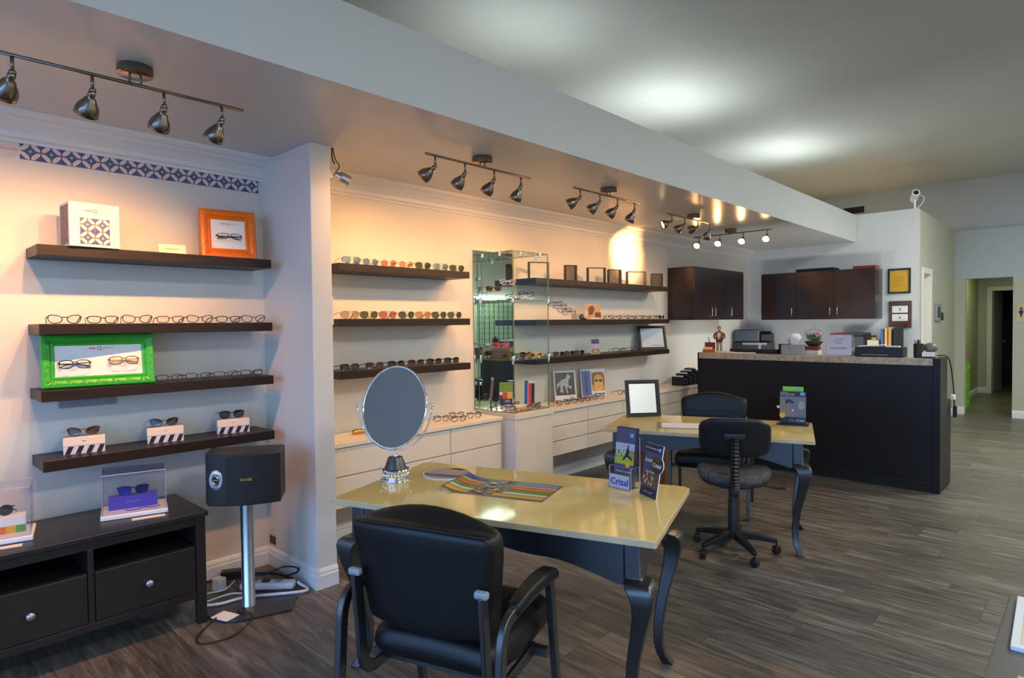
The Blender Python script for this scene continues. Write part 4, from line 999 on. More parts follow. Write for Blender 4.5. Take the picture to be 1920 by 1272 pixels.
# ------------------------------------------------------------------ desks
def desk(label, c, L, W):
    t = thing('desk', label, 'desk', (*c, 0), R(19), 'cream topped desks')
    ch = .028
    out = [(-L/2+ch, -W/2), (L/2-.004, -W/2), (L/2, -W/2+.004), (L/2, W/2-ch), (L/2-ch, W/2), (-L/2+ch, W/2), (-L/2, W/2-ch), (-L/2, -W/2+.004), (-L/2+.004, -W/2)]
    out = [(-L/2+.004, -W/2)]+out[1:8]
    k = MB().prism(out, .7245, .75, 'xy', 0, 1).build('tabletop', [CREAM, CREAME], t, bevel=.003)
    xl, yf, yb = L/2-.098, -W/2+.085, W/2-.16
    def ap(n, a, d):
        pts = [(-n, .7235), (-n, .560)]
        for i in range(21):
            u = -1+2*i/20; z = .560+d*(1-abs(u)**2.2)+.012*math.cos(u*PI*3)*(1-abs(u))
            pts.append((u*(n-.02), z))
        pts += [(n, .560), (n, .7235)]
        return pts
    MB().prism(ap(xl-.031, 0, .075), yf-.028, yf-.008, 'xz').build('apron', BLKLAC, t)
    MB().prism(ap(xl-.031, 0, .075), yb+.008, yb+.028, 'xz').build('apron', BLKLAC, t)
    yc = (yf+yb)/2; hy = (yb-yf)/2-.031
    for s in (-1, 1): MB().prism([(yc+u, z) for u, z in ap(hy, 0, .06)], s*xl-.01+s*.018, s*xl+.01+s*.018, 'yz').build('apron', BLKLAC, t)
    sec = [(.7235, 0, .030), (.585, .002, .030), (.578, .020, .045), (.565, .030, .047), (.545, .038, .044), (.51, .042, .037), (.46, .036, .031), (.38, .018, .026), (.28, -.002, .0225), (.18, -.014, .0205), (.10, -.014, .0195), (.05, -.004, .0195), (.018, .012, .021), (.001, .022, .0235)]
    for sx in (-1, 1):
        for (yy, sy) in ((yf, -1), (yb, 1)):
            m = MB(); vs = []
            for z, off, h in sec:
                ox, oy = sx*xl+sx*off, yy+sy*off*.9
                for a, b in ((-1, -1), (1, -1), (1, 1), (-1, 1)): vs.append((ox+a*h, oy+b*h, z))
            n = len(sec); fs = [(i*4+j, i*4+(j+1) % 4, (i+1)*4+(j+1) % 4, (i+1)*4+j) for i in range(n-1) for j in range(4)]+[(0, 1, 2, 3), tuple(range(n*4-4, n*4))]
            m.add(vs, fs)
            m.build('leg', BLKLAC, t, bevel=.005, auto=50)
    return t
E1 = Vector((.9455, .3256, 0)); E2 = Vector((-.3256, .9455, 0))
DC1 = (-1.872, 1.986); DC2 = (-2.036, 4.199)
desk('cream topped black desk with curved legs in front, oval mirror on it', DC1, 1.40, .77)
desk('cream topped black desk with curved legs before the reception counter', DC2, 1.365, .77)

# ------------------------------------------------------------------ guest chairs
def guest_chair(label, loc, rz):
    t = thing('guest_chair', label, 'chair', loc, rz, 'black leather guest chairs')
    def seatf(x, y, z):
        z += .012*(1-(x/.25)**2)*(z > 0)
        if y < 0 and z < .0: y += .03*(-z/.06)
        return (x*(1-.05*(y < -.1)), y, z)
    s = MB().cushion((0, .015, .425), (.25, .245, .062), .055, 8, seatf).build('seat', LEATH, t, smooth=True)
    for x in (-.105, .105):
        MB().tube(smoothpath([(x*1.15, .20, .494), (x, .0, .501), (x, -.16, .494), (x, -.215, .470), (x, -.224, .43), (x, -.205, .388)], 4), .0022, 5).build('seam', BLKMATTE, s, smooth=True)
    def backf(x, y, z):
        k = (z+.175)/.35                      # 0 bottom .. 1 top
        x *= lerp(.86, 1.0, max(0, min(1, k*1.3)))
        f = max(0, y/.045)
        crown = (1-(x/.255)**2)
        z += .055*crown*f*max(0, (k-.5)*2)     # front edge bows up
        z += -.018*(1-crown)*max(0, (k-.6))*2
        z += -.02*crown*(1-k)*(k < .5)
        y += .022*f*crown + .03*(x/.255)**2
        y += -.055*k                         # recline
        return (x, y, z)
    b = MB().cushion((0, -.215, .700), (.262, .050, .175), .030, 10, backf).build('backrest', LEATH, t, smooth=True)
    pip = [(x, *(lambda q: (q[1]-.215-.001, q[2]+.700+.002))(backf(x, -.042, .170))) for x in [(-.24+.048*i) for i in range(11)]]
    MB().tube(smoothpath(pip, 3), .0035, 6).build('piping', BLKMATTE, b, smooth=True)
    sm = [(x, *(lambda q: (q[1]-.215+.003, q[2]+.700-.02*(1-(x/.225)**2)))(backf(x, .048, .06))) for x in [(-.225+.045*i) for i in range(11)]]
    MB().tube(smoothpath(sm, 3), .0035, 6).build('seam', BLKMATTE, b, smooth=True)
    for k in (-1, 0, 1):
        MB().tube(smoothpath([(k*.07+.012*j, *(lambda q: (q[1]-.215+.003, q[2]+.700))(backf(k*.07+.012*j, .046, .05-.05*j))) for j in range(4)], 3), .0022, 5).build('pleat', BLKMATTE, b, smooth=True)
    for s_ in (-1, 1):
        x = s_*.292
        fr = MB().tube(smoothpath([(x, -.335, .001), (x, -.315, .25), (x, -.298, .48), (x, -.288, .555), (x, -.258, .600), (x, -.20, .612), (x, -.05, .615), (x, .05, .615), (x, .095, .602), (x, .112, .56), (x, .135, .40), (x, .168, .20), (x, .20, .001)], 5), 1, 4, sq=(.012, .019))
        fr.build('leg_frame', BLKMET, t, bevel=.004, auto=45)
        MB().cushion((s_*.292, -.045, .638), (.030, .165, .022), .019, 6, lambda a, y, z: (a*(1+.25*(y/.165)), y, z-.018*(y/.165)**2)).build('armrest', LEATH, t, smooth=True)
        bx = s_*.232
        k = MB().tube(smoothpath([(bx, -.292, .69), (bx, -.286, .62), (bx, -.277, .54), (bx, -.268, .43), (bx, -.255, .375), (bx, -.215, .345), (bx, -.15, .342), (bx, .10, .348)], 5), 1, 4, sq=(.008, .021)).build('back_bracket', BLKMET, t, bevel=.003, auto=45)
        MB().cushion((bx, -.297, .695), (.023, .012, .012), .008, 3).build('cap', GREYMET, k, smooth=True)
        for z in (.655, .60):
            m = MB(); m.M = Matrix.Translation((bx, -.3005+(.69-z)*.09, z)) @ Matrix.Rotation(R(90), 4, 'X'); m.lathe([(0, 0), (.006, 0), (.005, .004), (0, .005)], 10); m.build('screw', STEEL, k, smooth=True)
    MB().tube([(-.292, .08, .352), (.292, .08, .352)], 1, 4, sq=(.014, .014)).build('crossbar', BLKMET, t)
    MB().tube([(-.292, -.12, .340), (.292, -.12, .340)], 1, 4, sq=(.012, .014)).build('crossbar', BLKMET, t)
    return t
gch = guest_chair('black leather guest chair seen from behind at the near cream desk', (-1.636, 1.458, 0), R(19))
copy_tree(gch, (-2.24, 4.66, 0), R(199), 'black leather guest chair facing the camera behind the far cream desk', 'black leather guest chairs')

# ------------------------------------------------------------------ task chair
t = thing('task_chair', 'grey and black swivel chair on casters with bellows stem, far desk', 'chair', (-1.708, 3.882, 0), R(25))
def sf(x, y, z):
    m = max(abs(x)/.228, abs(y)/.215, 1e-6); r = ((abs(x)/.228)**2.7+(abs(y)/.215)**2.7)**(1/2.7); k = m/max(r, 1e-6); x *= k; y *= k
    return (x*(1-.08*max(0, -y/.2)), y, z+.018*(x/.22)**2-.012*(y > .1)*((y-.1)/.12)**2)
MB().cushion((0, .02, .505), (.228, .215, .033), .030, 8, sf).build('seat', FABRIC, t, smooth=True)
MB().cushion((0, .02, .466), (.215, .20, .012), .010, 6, sf).build('seat_shell', BLKPL, t, smooth=True)
def bf(x, y, z): return (x*(1-.05*max(0, -z/.12)), y+.05*(x/.21)**2-.03*(z/.12), z+.012*(1-(x/.21)**2)*(z > 0))
bk = MB().cushion((0, -.215, .775), (.212, .022, .118), .020, 8, lambda x, y, z: bf(*((x, y, z) if abs(x) < .15 else (x, y, z*(1-.35*((abs(x)-.15)/.062)**2))))).build('backrest', BLKPL, t, smooth=True)
MB().cushion((0, -.192, .775), (.198, .010, .105), .009, 6, lambda x, y, z: bf(*((x, y, z) if abs(x) < .15 else (x, y, z*(1-.35*((abs(x)-.15)/.062)**2))))).build('back_pad', FABRIC, bk, smooth=True)
MB().cushion((0, -.250, .795), (.062, .02, .022), .008, 3).build('bracket', BLKPL, bk, smooth=True)
bl = MB(); pts = smoothpath([(0, -.262, .79), (0, -.272, .66), (0, -.268, .52), (0, -.235, .455), (0, -.15, .437), (0, -.06, .437)], 13)
bl.tube(pts, [.030 if i % 2 else .024 for i in range(len(pts))], 12); bl.build('bellows', BLKPL, t, auto=25)
m = MB(); m.lathe([(0, .12), (.036, .12), (.036, .34), (.033, .345), (.033, .43), (0, .43)], 20); m.build('column', BLKPL, t, auto=40)
MB().box(-.09, .09, -.10, .10, .432, .453).build('mechanism', BLKMET, t, bevel=.004)
lv = MB(); lv.tube(smoothpath([(.08, .02, .44), (.18, .03, .437), (.27, .04, .425)], 4), .006, 6); lv.cushion((.285, .042, .423), (.03, .012, .005), .004, 2); lv.build('lever', BLKPL, t, smooth=True)
for i in range(5):
    a = R(8+72*i)
    m = MB(); c, s_ = math.cos(a), math.sin(a)
    m.tube([(c*.03, s_*.03, .118), (c*.15, s_*.15, .105), (c*.265, s_*.265, .082)], [1, .8, .55], 4, sq=(.024, .022)); leg = m.build('leg', BLKPL, t, bevel=.004)
    cs = MB(); cs.M = Matrix.Translation((c*.262, s_*.262, 0)) @ Matrix.Rotation(a+R(35), 4, 'Z')
    for k in (-1, 1):
        w = Matrix.Translation((0, k*.011, .0255)) @ Matrix.Rotation(R(90), 4, 'X'); M0 = cs.M; cs.M = M0 @ w
        cs.lathe([(0, -.008), (.021, -.008), (.025, -.004), (.025, .004), (.021, .008), (0, .008)], 16); cs.M = M0
    cs.cushion((0, 0, .040), (.020, .021, .014), .008, 2); cs.tube([(0, 0, .05), (0, 0, .083)], .006, 6)
    cs.build('caster', BLKPL, leg, auto=40)
m = MB(); m.lathe([(0, .10), (.05, .10), (.054, .118), (.045, .130), (0, .130)], 20); m.build('hub', BLKPL, t, auto=40)

# ------------------------------------------------------------------ things on the near desk
def on1(a, b, z=.7505): p = Vector((*DC1, 0))+E1*a+E2*b; return (p.x, p.y, z)
def on2(a, b, z=.7505): p = Vector((*DC2, 0))+E1*a+E2*b; return (p.x, p.y, z)
t = thing('oval_mirror', 'oval swivel table mirror with beaded chrome frame, black base', 'mirror', (-2.462, 1.775, .7505), R(43))
m = MB(); m.lathe([(0, 0), (.076, 0), (.077, .004), (.070, .007), (.0605, .010), (0, .012)], 36); m.build('foot', CHROME, t, smooth=True)
m = MB(); m.lathe([(.058, .011), (.060, .014), (.060, .042), (.062, .046), (.066, .050), (.064, .054), (.056, .055), (0, .055)], 36); m.build('drum', CHROME, t, auto=35)
m = MB()
for i in range(22):
    a = 2*PI*i/22; m.sphere((.0605*math.cos(a), .0605*math.sin(a), .028), .0055, 6, 4, sc=(1, 1, 1.4))
for s in (-1, 1): m.tube(smoothpath([(s*.060, 0, .048), (s*.074, 0, .054), (s*.070, 0, .062)], 3), .004, 6)
m.build('drum_relief', CHROME, t, smooth=True)
m = MB(); m.lathe([(0, .0555), (.054, .0555), (.050, .066), (.036, .106), (.034, .110), (0, .111)], 36); m.build('cone', BLKLAC, t, auto=35)
m = MB(); m.lathe([(0, .1115), (.014, .1115), (.010, .118), (.006, .124), (.009, .130), (.006, .136), (.005, .142), (0, .142)], 16); m.build('neck', CHROME, t, smooth=True)
zc, A, B = .354, .152, .205
m = MB(); pts = [((A+.025)*math.sin(R(a)), .0, zc+.0-(B+.008)*math.cos(R(a))+(.0)) for a in range(-92, 93, 6)]; m.tube(pts, .0032, 8)
m.build('yoke', CHROME, t, smooth=True)
m = MB()
for s in (-1, 1): m.sphere((s*(A+.030), 0, zc+.006), .008, 10, 6); m.tube([(s*(A+.002), 0, zc+.006), (s*(A+.030), 0, zc+.006)], .0045, 8)
m.build('pivot', CHROME, t, smooth=True)
hd = MB(); el = [(A*math.cos(2*PI*i/72), 0, zc+B*math.sin(2*PI*i/72)) for i in range(72)]; hd.tube(el, .0055, 8, closed=True)
fr = hd.build('mirror_frame', CHROME, t, smooth=True)
m = MB()
for i in range(110):
    a = 2*PI*i/110; m.sphere(((A-.001)*math.cos(a), -.0052, zc+(B-.001)*math.sin(a)), .0034, 6, 4)
m.build('beading', CHROME, fr, smooth=True)
MB().prism([((A-.003)*math.cos(2*PI*i/72), zc+(B-.003)*math.sin(2*PI*i/72)) for i in range(72)], -.002, .002, 'xz').build('mirror_glass', MIRROR, fr)
tilt = R(-25)
for o in (fr,):
    o.matrix_local = Matrix.Translation((0, 0, zc)) @ Matrix.Rotation(tilt, 4, 'X') @ Matrix.Translation((0, 0, -zc))
# round booklet
t = thing('round_booklet', 'round portrait booklet lying beside the mirror on the near desk', 'booklet', (-2.358, 2.012, .7505), R(38))
m = MB(); m.lathe([(0, 0), (.122, 0), (.122, .004), (0, .004)], 44); bd = m.build('pages', WHITE, t)
m = MB(); circ = lambda r, k=36: [(r*math.cos(2*PI*i/k), r*math.sin(2*PI*i/k), .0044) for i in range(k)]
m.quad(circ(.115), 0); clipc = lambda pts, z: [(x, y, z) for x, y in pts]
m.quad(clipc([(-.105, -.04), (.06, -.098), (.10, -.055), (-.03, -.02), (-.112, -.02)], .0047), 1); m.quad(clipc([(-.03, .03), (.02, .10), (.09, .068), (.06, .01)], .0047), 2); m.quad(clipc([(-.01, .085), (.03, .107), (.085, .075), (.06, .055)], .0050), 3); m.quad(clipc([(-.11, .0), (-.105, -.04), (.02, -.07), (.0, -.06)], .0050), 1)
m.build('print', [mat('mauve_print', lin(176, 160, 164), .45), mat('slate_print', lin(104, 94, 104), .45), TAN, BLKP], t)
# striped flyer
t = thing('flyer', 'flyer with coloured stripes and small photos lying on near desk', 'flyer', (-1.955, 1.995, .7508), R(19.5))
FW, FH = .485, .275
def cz(x): return .022*max(0, (-x-.14)/.10)**2
def fl(m, x0, x1, y0, y1, mi, k):
    n = max(1, int((x1-x0)/.02)); 
    for i in range(n):
        a, b = lerp(x0, x1, i/n), lerp(x0, x1, (i+1)/n)
        m.quad([(a, y0, cz(a)+.0003*k), (b, y0, cz(b)+.0003*k), (b, y1, cz(b)+.0003*k), (a, y1, cz(a)+.0003*k)], mi)
m = MB(); fl(m, -FW/2, FW/2, -FH/2, FH/2, 0, 0); o = m.build('sheet', mat('flyer_grey', lin(120, 112, 100), .35), t); sd = o.modifiers.new('thickness', 'SOLIDIFY'); sd.thickness = .0008; sd.offset = 1
m = MB(); rows = [(.085, .118, 4, 5), (.045, .078, 1, 1), (.005, .038, 2, 2), (-.035, -.002, 3, 3), (-.075, -.042, 6, 6), (-.118, -.082, 0, 0)]
for (a, b, l, r) in rows: fl(m, -.235, -.12, a, b, [4, 1, 2, 3, 6, 0][rows.index((a, b, l, r))], 2); fl(m, .03 if a > -.1 else .0, .235, a, b, [5, 1, 2, 3, 6, 0][rows.index((a, b, l, r))], 2)
rnd = random.Random(3)
for k in range(46):
    x, y_ = rnd.uniform(-.118, .0), rnd.uniform(-.11, .11); s_ = rnd.uniform(.006, .02)
    fl(m, x, min(x+s_*1.6, .03), y_-s_*.5, y_+s_*.5, rnd.choice([6, 7, 7, 8, 6, 9, 2]), 3+k % 3)
m.M = Matrix.Identity(4); m.v = [(x, y, z+.0012) for x, y, z in m.v]
m.build('print', [YELLOW, TAN, ORANGE, GRASS, BLUE, LBLUE, mat('flyer_pale', lin(214, 208, 190), .4), mat('flyer_dark', lin(54, 60, 48), .4), OLIVE, mat('flyer_sage', lin(150, 160, 120), .4)], t)
# brochure holder, Crizal
t = thing('brochure_holder', 'clear holder with tall navy brochures, a runner pictured on top', 'brochure', (-1.553, 2.372, .7505), R(-3)); t.scale = (1.15, 1.15, 1.15)
m = MB(); m.panebox(-.052, .052, -.030, -.027, .0, .088); m.panebox(-.052, -.049, -.0268, .030, 0, .085); m.panebox(.049, .052, -.0268, .030, 0, .085); m.panebox(-.0488, .0488, -.0268, .030, 0, .003); m.panebox(-.052, .052, .0302, .033, 0, .20)
m.build('stand', [ACRYL, ACREDGE], t)
LE = -.15
for k in range(5):
    m = MB(); m.box(-.046, .046, 0, .0035, 0, .232); b = m.build('leaflet', NAVY, t); b.location = (0, -.022+.0042*k+.006, .004); b.rotation_euler = (LE, 0, 0)
    if k == 0: lead = b
m = MB(); y = -.0004
m.xz(-.045, .045, .172, .231, y, 0); m.xz(-.045, .045, .145, .172, y, 3); m.xz(-.045, .045, .118, .145, y, 2); m.xz(-.045, .045, .090, .118, y, 1); m.xz(-.045, .045, .050, .090, y, 0); m.xz(.020, .036, .197, .212, y-.0003, 4)
m.quad([(.018+.010*math.cos(2*PI*i/12), y-.0006, .088+.010*math.sin(2*PI*i/12)) for i in range(12)], 5)
ru = [(.008, .150), (.014, .158), (.020, .150), (.022, .140), (.018, .126), (.034, .118), (.040, .108), (.034, .108), (.012, .120), (-.004, .104), (-.010, .106), (.004, .126), (.008, .138)]
m.quad([(x, y-.0006, z) for x, z in ru], 6); m.xz(.012, .019, .157, .165, y-.0006, 6)
pr = m.build('print', [mat('slate_blue_print', lin(72, 74, 104), .45), mat('lawn_print', lin(176, 176, 40), .5), mat('meadow_print', lin(130, 136, 70), .5), mat('sky_print', lin(170, 176, 190), .5), LBLUE, YELLOW, BLKP], lead)
text('UV', .036, mat('chalk_print', lin(214, 220, 214), .5), lead, (-.017, y-.0008, .132)); text('Protect Your Eyes', .0095, WHITE, lead, (0, y-.0004, .062))
pc = MB().box(-.047, .047, -.0322, -.0312, .004, .056).build('logo_card', mat('silver_card', lin(186, 190, 204), .4), t); text('Crizal', .036, mat('royal_print', lin(36, 60, 176), .4), t, (0, -.0327, .028), bold=.0008)
t = thing('display_card', 'tall dark leaflet card with a round bulge at right edge', 'brochure', (-1.397, 2.310, .7508), R(-26)); t.rotation_euler = (-.19, 0, R(-24)); t.scale = (1.2, 1.2, 1.1)
out = [(-.05, 0), (.05, 0), (.05, .095)]+[(.030+.034*math.cos(R(a)), .128+.034*math.sin(R(a))) for a in range(-54, 55, 12)]+[(.05, .160), (.05, .205), (-.05, .205)]
MB().prism(out, 0, .004, 'xz', 0, 1).build('card', [NAVY, WHITE], t)
y = -.0004; m = MB(); m.xz(-.049, .049, .045, .160, y, 0); m.xz(-.049, .049, .10, .172, y-.0001, 1); m.xz(-.049, .049, .036, .095, y-.0003, 2); m.xz(.026, .041, .180, .194, y, 3)
rnd = random.Random(5)
for k in range(34):
    x, z = rnd.uniform(-.045, .035), rnd.uniform(.038, .088); s_ = rnd.uniform(.003, .009); m.xz(x, x+s_, z, z+s_*1.2, y-.0004-.00002*k, rnd.choice([4, 5, 6]))
m.quad([(.030+.032*math.cos(2*PI*i/24), y-.0014, .128+.032*math.sin(2*PI*i/24)) for i in range(24)], 7); m.quad([(x, y-.0016, z) for x, z in [(.012, .150), (.030, .159), (.048, .152), (.04, .142), (.02, .142)]], 5)
m.build('print', [mat('dusk_print', lin(64, 84, 130), .45), mat('slate_blue_print', (0, 0, 0)), mat('town_print', lin(96, 76, 70), .5), LBLUE, TAN, BROWNP, mat('blush_print', lin(206, 170, 150), .5), mat('bulge_print', lin(52, 40, 38), .4)], t)
text('See The Great Difference', .0075, WHITE, t, (-.012, y-.0004, .187)); text('GLARE?', .017, WHITE, t, (-.022, y-.0006, .138), sx=.8); text('Crizal', .021, WHITE, t, (.030, y-.0020, .126), bold=.0004)
text('The Crizal Life', .009, WHITE, t, (-.004, y-.0016, .096)); text('essilor  crizal  UV', .007, mat('chalk_print', (0, 0, 0)), t, (0, y-.0006, .018))

# ------------------------------------------------------------------ things on the far desk
fmirror('black framed square mirror standing at the left of the far desk', (-2.600, 4.253, .7512), R(50), .275, .290, .030, .20)
t = thing('paper_pad', 'thin white paper in a grey folder on the far desk', 'paper', (-2.17, 4.05, .7505), R(30))
MB().box(-.16, .16, -.125, .125, 0, .002).build('folder', mat('grey_folder', lin(130, 122, 130), .4), t); MB().box(-.135, .15, -.11, .11, .0022, .003).build('sheet', WHITE, t)
t = thing('brochure_holder', 'black leaflet stand with a bright green card on top, far desk', 'brochure', (-1.583, 4.588, .7505), R(15))
MB().cushion((0, .02, .006), (.105, .06, .006), .005, 3).build('base', BLKPL, t, smooth=True)
LE = -.10
m = MB(); m.box(-.086, .086, 0, .006, 0, .228); c = m.build('leaflet', BLKP, t); c.location = (0, -.01, .0125); c.rotation_euler = (LE, 0, 0)
y = -.0004; m = MB(); m.xz(-.085, .085, .045, .19, y, 0); m.quad([(x, y-.0003, z) for x, z in [(-.085, .165), (-.05, .17), (-.03, .14), (-.02, .11), (.0, .095), (.01, .05), (-.085, .045)]], 1); m.quad([(x, y-.0006, z) for x, z in [(-.05, .165), (-.02, .172), (.01, .15), (.0, .14), (-.03, .15), (-.045, .13)]], 2)
m.quad([(.055+.022*math.cos(2*PI*i/14), y-.0003, .13+.030*math.sin(2*PI*i/14)) for i in range(14)], 3); m.quad([(-.068+.020*math.cos(2*PI*i/14), y-.0009, .055+.020*math.sin(2*PI*i/14)) for i in range(14)], 4); m.xz(.048, .076, .200, .222, y, 5)
m.xz(-.003, .004, .085, .10, y-.0006, 6)
m.build('print', [mat('mist_print', lin(104, 108, 128), .45), mat('face_print', lin(124, 114, 112), .45), BLKP, mat('glow_print', lin(160, 148, 134), .45), YELLOW, LBLUE, WHITE], c)
text('See the world\nin better style Essilor lenses\nfrom Crizal by prescription', .0085, WHITE, c, (-.082, y-.0004, .209), align='LEFT'); text('Crizal', .022, WHITE, c, (.048, y-.0004, .022)); text('the new', .010, WHITE, c, (-.006, y-.0004, .02))
gc2 = MB().box(-.068, .068, .007, .0085, .02, .262).build('green_card', LIME, c); MB().xz(.030, .048, .24, .255, .0066, 0).build('print', LBLUE, gc2)
MB().box(-.106, -.086, .0065, .008, .105, .122).build('index_tab', OFFW, c)
t = thing('storage_box', 'brown wooden box on the floor behind the far desk left leg', 'box', (-3.03, 5.06, 0), R(19))
MB().box(-.17, .17, -.17, .17, .001, .30).build('body', WOODBOX, t, bevel=.004); MB().box(-.175, .175, -.175, .175, .3005, .39).build('lid', mat('box_lid_brown', lin(130, 84, 50), .5), t, bevel=.004)

# ------------------------------------------------------------------ reception
rc = thing('reception_counter', 'long black reception counter with speckled top edge at back', 'counter', (-3.18, 6.308, 0))
CL = 2.155     # up to the right end panel
MB().box(.022, CL-.001, .004, .03, .088, 1.0955).build('front_panel', COUNTERM, rc)
MB().box(.022, CL-.001, .0, .032, .078, .0875).build('moulding', mat('counter_strip', lin(48, 44, 44), .3), rc)
MB().box(.022, CL-.001, .014, .04, 0.001, .0775).build('plinth', BLKMATTE, rc)
MB().box(.021, CL-.001, -.004, .30, 1.096, 1.155).build('counter_top', GRAN, rc, bevel=.003)
MB().box(.022, CL-.001, .10, .62, .735, .76).build('work_surface', GRAN, rc)
sp = [(.0, .001), (.52, .001), (.52, .77), (.33, .77), (.33, 1.158), (.0, 1.158)]
MB().prism(sp, CL, CL+.055, 'yz').build('side_panel', COUNTERM, rc, bevel=.003); MB().prism(sp, 0, .02, 'yz').build('side_panel', COUNTERM, rc, bevel=.003)
def wallcab(label, loc, rz, w, d, h, doors, handles):
    t = thing('wall_cabinet', label, 'cabinet', loc, rz, 'dark wall cabinets')
    MB().box(0, w, 0, d-.021, 0, h).build('body', ESPX, t, bevel=.0015, seg=1)
    for (a, b), hx in zip(zip(doors, doors[1:]), handles):
        dr = MB().box(a+.002, b-.002, d-.020, d, .001, h-.001).build('door', ESPX, t, bevel=.0015, seg=1)
        MB().tube([(hx, d+.001, .045), (hx, d+.024, .05), (hx, d+.024, .15), (hx, d+.001, .155)], .005, 6).build('handle', STEEL, dr, smooth=True)
    return t
# cabinets are built facing +y locally
wallcab('dark three-door wall cabinet on the long wall before the counter', (XW+.001, 8.16, 1.515), R(-90), 1.39, .349, .632, [0, .463, .927, 1.39], [.42, .97, .88])
wallcab('dark three-door wall cabinet on the wall behind the counter', (-2.035, YB-.001, 1.507), R(180), 1.42, .36, .640, [0, .478, .950, 1.42], [.43, .52, 1.0])
t = thing('flat_box', 'flat black box lying on top of the rear wall cabinet', 'box', (-2.77, 8.95, 2.1475)); MB().box(-.24, .24, -.12, .12, 0, .042).build('lid', BLKMATTE, t, bevel=.003); 
t = thing('red_box', 'red box on the right end of the rear wall cabinet', 'box', (-2.18, 8.95, 2.1475)); MB().box(-.13, .13, -.10, .10, 0, .038).build('carton', mat('brick_red', lin(150, 44, 44), .5), t, bevel=.003)
MB().tube(smoothpath([(-.04, 0, .039), (-.01, .02, .055), (.03, 0, .045), (.07, -.01, .04)], 4), .003, 5).build('ribbon', OFFW, t, smooth=True)
t = thing('certificate', 'gold certificate in a black frame beside the rear wall cabinet', 'picture', (-1.846, YB-.0005, 1.824))
m = MB(); 
for a in ((-.126, .126, -.016, 0, 0, .022), (-.126, .126, -.016, 0, .296, .318), (-.126, -.104, -.016, 0, .022, .296), (.104, .126, -.016, 0, .022, .296)): m.box(*a)
m.build('frame', BLKPL, t); MB().box(-.104, .104, -.008, -.002, .022, .296).build('certificate_sheet', GOLDP, t)
m = MB()
for k in range(6): m.xz(-.07, .07-.02*(k % 3), .09+.025*k, .094+.025*k, -.0085)
m.xz(.075, .09, .26, .275, -.0085); m.build('print', mat('umber_line', lin(150, 108, 20), .5), t)
t = thing('wall_plaque', 'brown plaque with two white cards below the gold certificate', 'plaque', (-1.834, YB-.0005, 1.39))
MB().box(-.126, .126, -.018, 0, 0, .338).build('board', mat('plaque_wood', lin(74, 50, 34), .3, noise=.4, nscale=8), t, bevel=.003)
for z in (.085, .19):
    c = MB().box(-.085, .085, -.0215, -.0185, z, z+.085).build('card', WHITE, t); m = MB(); m.xz(-.07, .07, z+.06, z+.063, -.022); m.xz(-.05, .05, z+.02, z+.023, -.022); m.xz(-.012, .012, z+.03, z+.055, -.022); m.build('print', GREYP, c)
MB().box(.03, .10, -.021, -.0185, .03, .07).build('emblem', DRED, t)
t = thing('wall_phone', 'small grey wall device on the partition beyond the doorway', 'device', (XP+.0005, 10.39, 1.465), R(90))
MB().box(-.17, .17, -.03, 0, 0, .25).build('body', GREYMET, t, bevel=.006); MB().box(-.12, .05, -.034, -.0305, .05, .2).build('screen', DKGREY, t); MB().box(.12, .19, -.05, -.0305, .01, .12).build('handset', BLKPL, t, bevel=.004)
t = thing('restroom_sign', 'tan restroom sign with a black figure right of the passage', 'sign', (-.835, YH-.0005, 1.435)); MB().box(-.055, .055, -.006, 0, 0, .265).build('plate', mat('sign_tan', lin(206, 186, 132), .4), t, bevel=.003)
m = MB(); m.quad([(.018*math.cos(2*PI*i/12), -.0066, .20+.018*math.sin(2*PI*i/12)) for i in range(12)]); m.quad([(x, -.0066, z) for x, z in [(-.028, .175), (.028, .175), (.022, .12), (.012, .12), (.010, .075), (-.010, .075), (-.012, .12), (-.022, .12)]]); m.build('pictogram', BLKP, t)
for i in range(5):
    t = thing('crate', 'bright green plastic crate in the passage stack, %s from the floor' % ['first', 'second', 'third', 'fourth', 'topmost'][i], 'crate', (-1.677, 12.95, .001+i*.151), R(0), 'green crates in the passage')
    m = MB(); w, d, h = .079, .16, .149
    m.box(-w, w, -d, d, 0, .01); 
    for (a, b, c, e) in ((-w, w, -d, -d+.01), (-w, w, d-.01, d), (-w, -w+.01, -d+.01, d-.01), (w-.01, w, -d+.01, d-.01)): m.box(a, b, c, e, .0101, .05); m.box(a, b, c, e, .11, h)
    for sx in (-1, 1):
        for sy in (-1, 1): m.box(sx*w-(.03 if sx > 0 else 0), sx*w+(.03 if sx < 0 else 0), sy*d-(.03 if sy > 0 else 0), sy*d+(.03 if sy < 0 else 0), .0505, .1095)
    m.build('shell', CRATEG, t)
t = thing('security_camera', 'white security camera on a short post atop the partition', 'camera', (-1.70, 9.22, ZT+.0005))
m = MB(); m.lathe([(0, 0), (.035, 0), (.035, .008), (.012, .012), (.012, .12), (0, .12)], 14); m.build('post', TRIMW, t, auto=40)
m = MB(); m.M = Matrix.Translation((0, 0, .165)) @ Euler((R(70), 0, R(20))).to_matrix().to_4x4(); m.lathe([(0, -.09), (.04, -.09), (.045, -.08), (.045, .09), (0, .09)], 16); cb = m.build('body', TRIMW, t, auto=40)
m2 = MB(); m2.M = m.M; m2.lathe([(0, .091), (.03, .091), (.028, .097), (0, .097)], 14); m2.build('lens', BLKP, cb, auto=40)
MB().tube(smoothpath([(.02, .06, .19), (.09, .05, .15), (.07, .02, .06), (.02, .0, .012)], 5), .005, 6).build('cable', TRIMW, t, smooth=True)
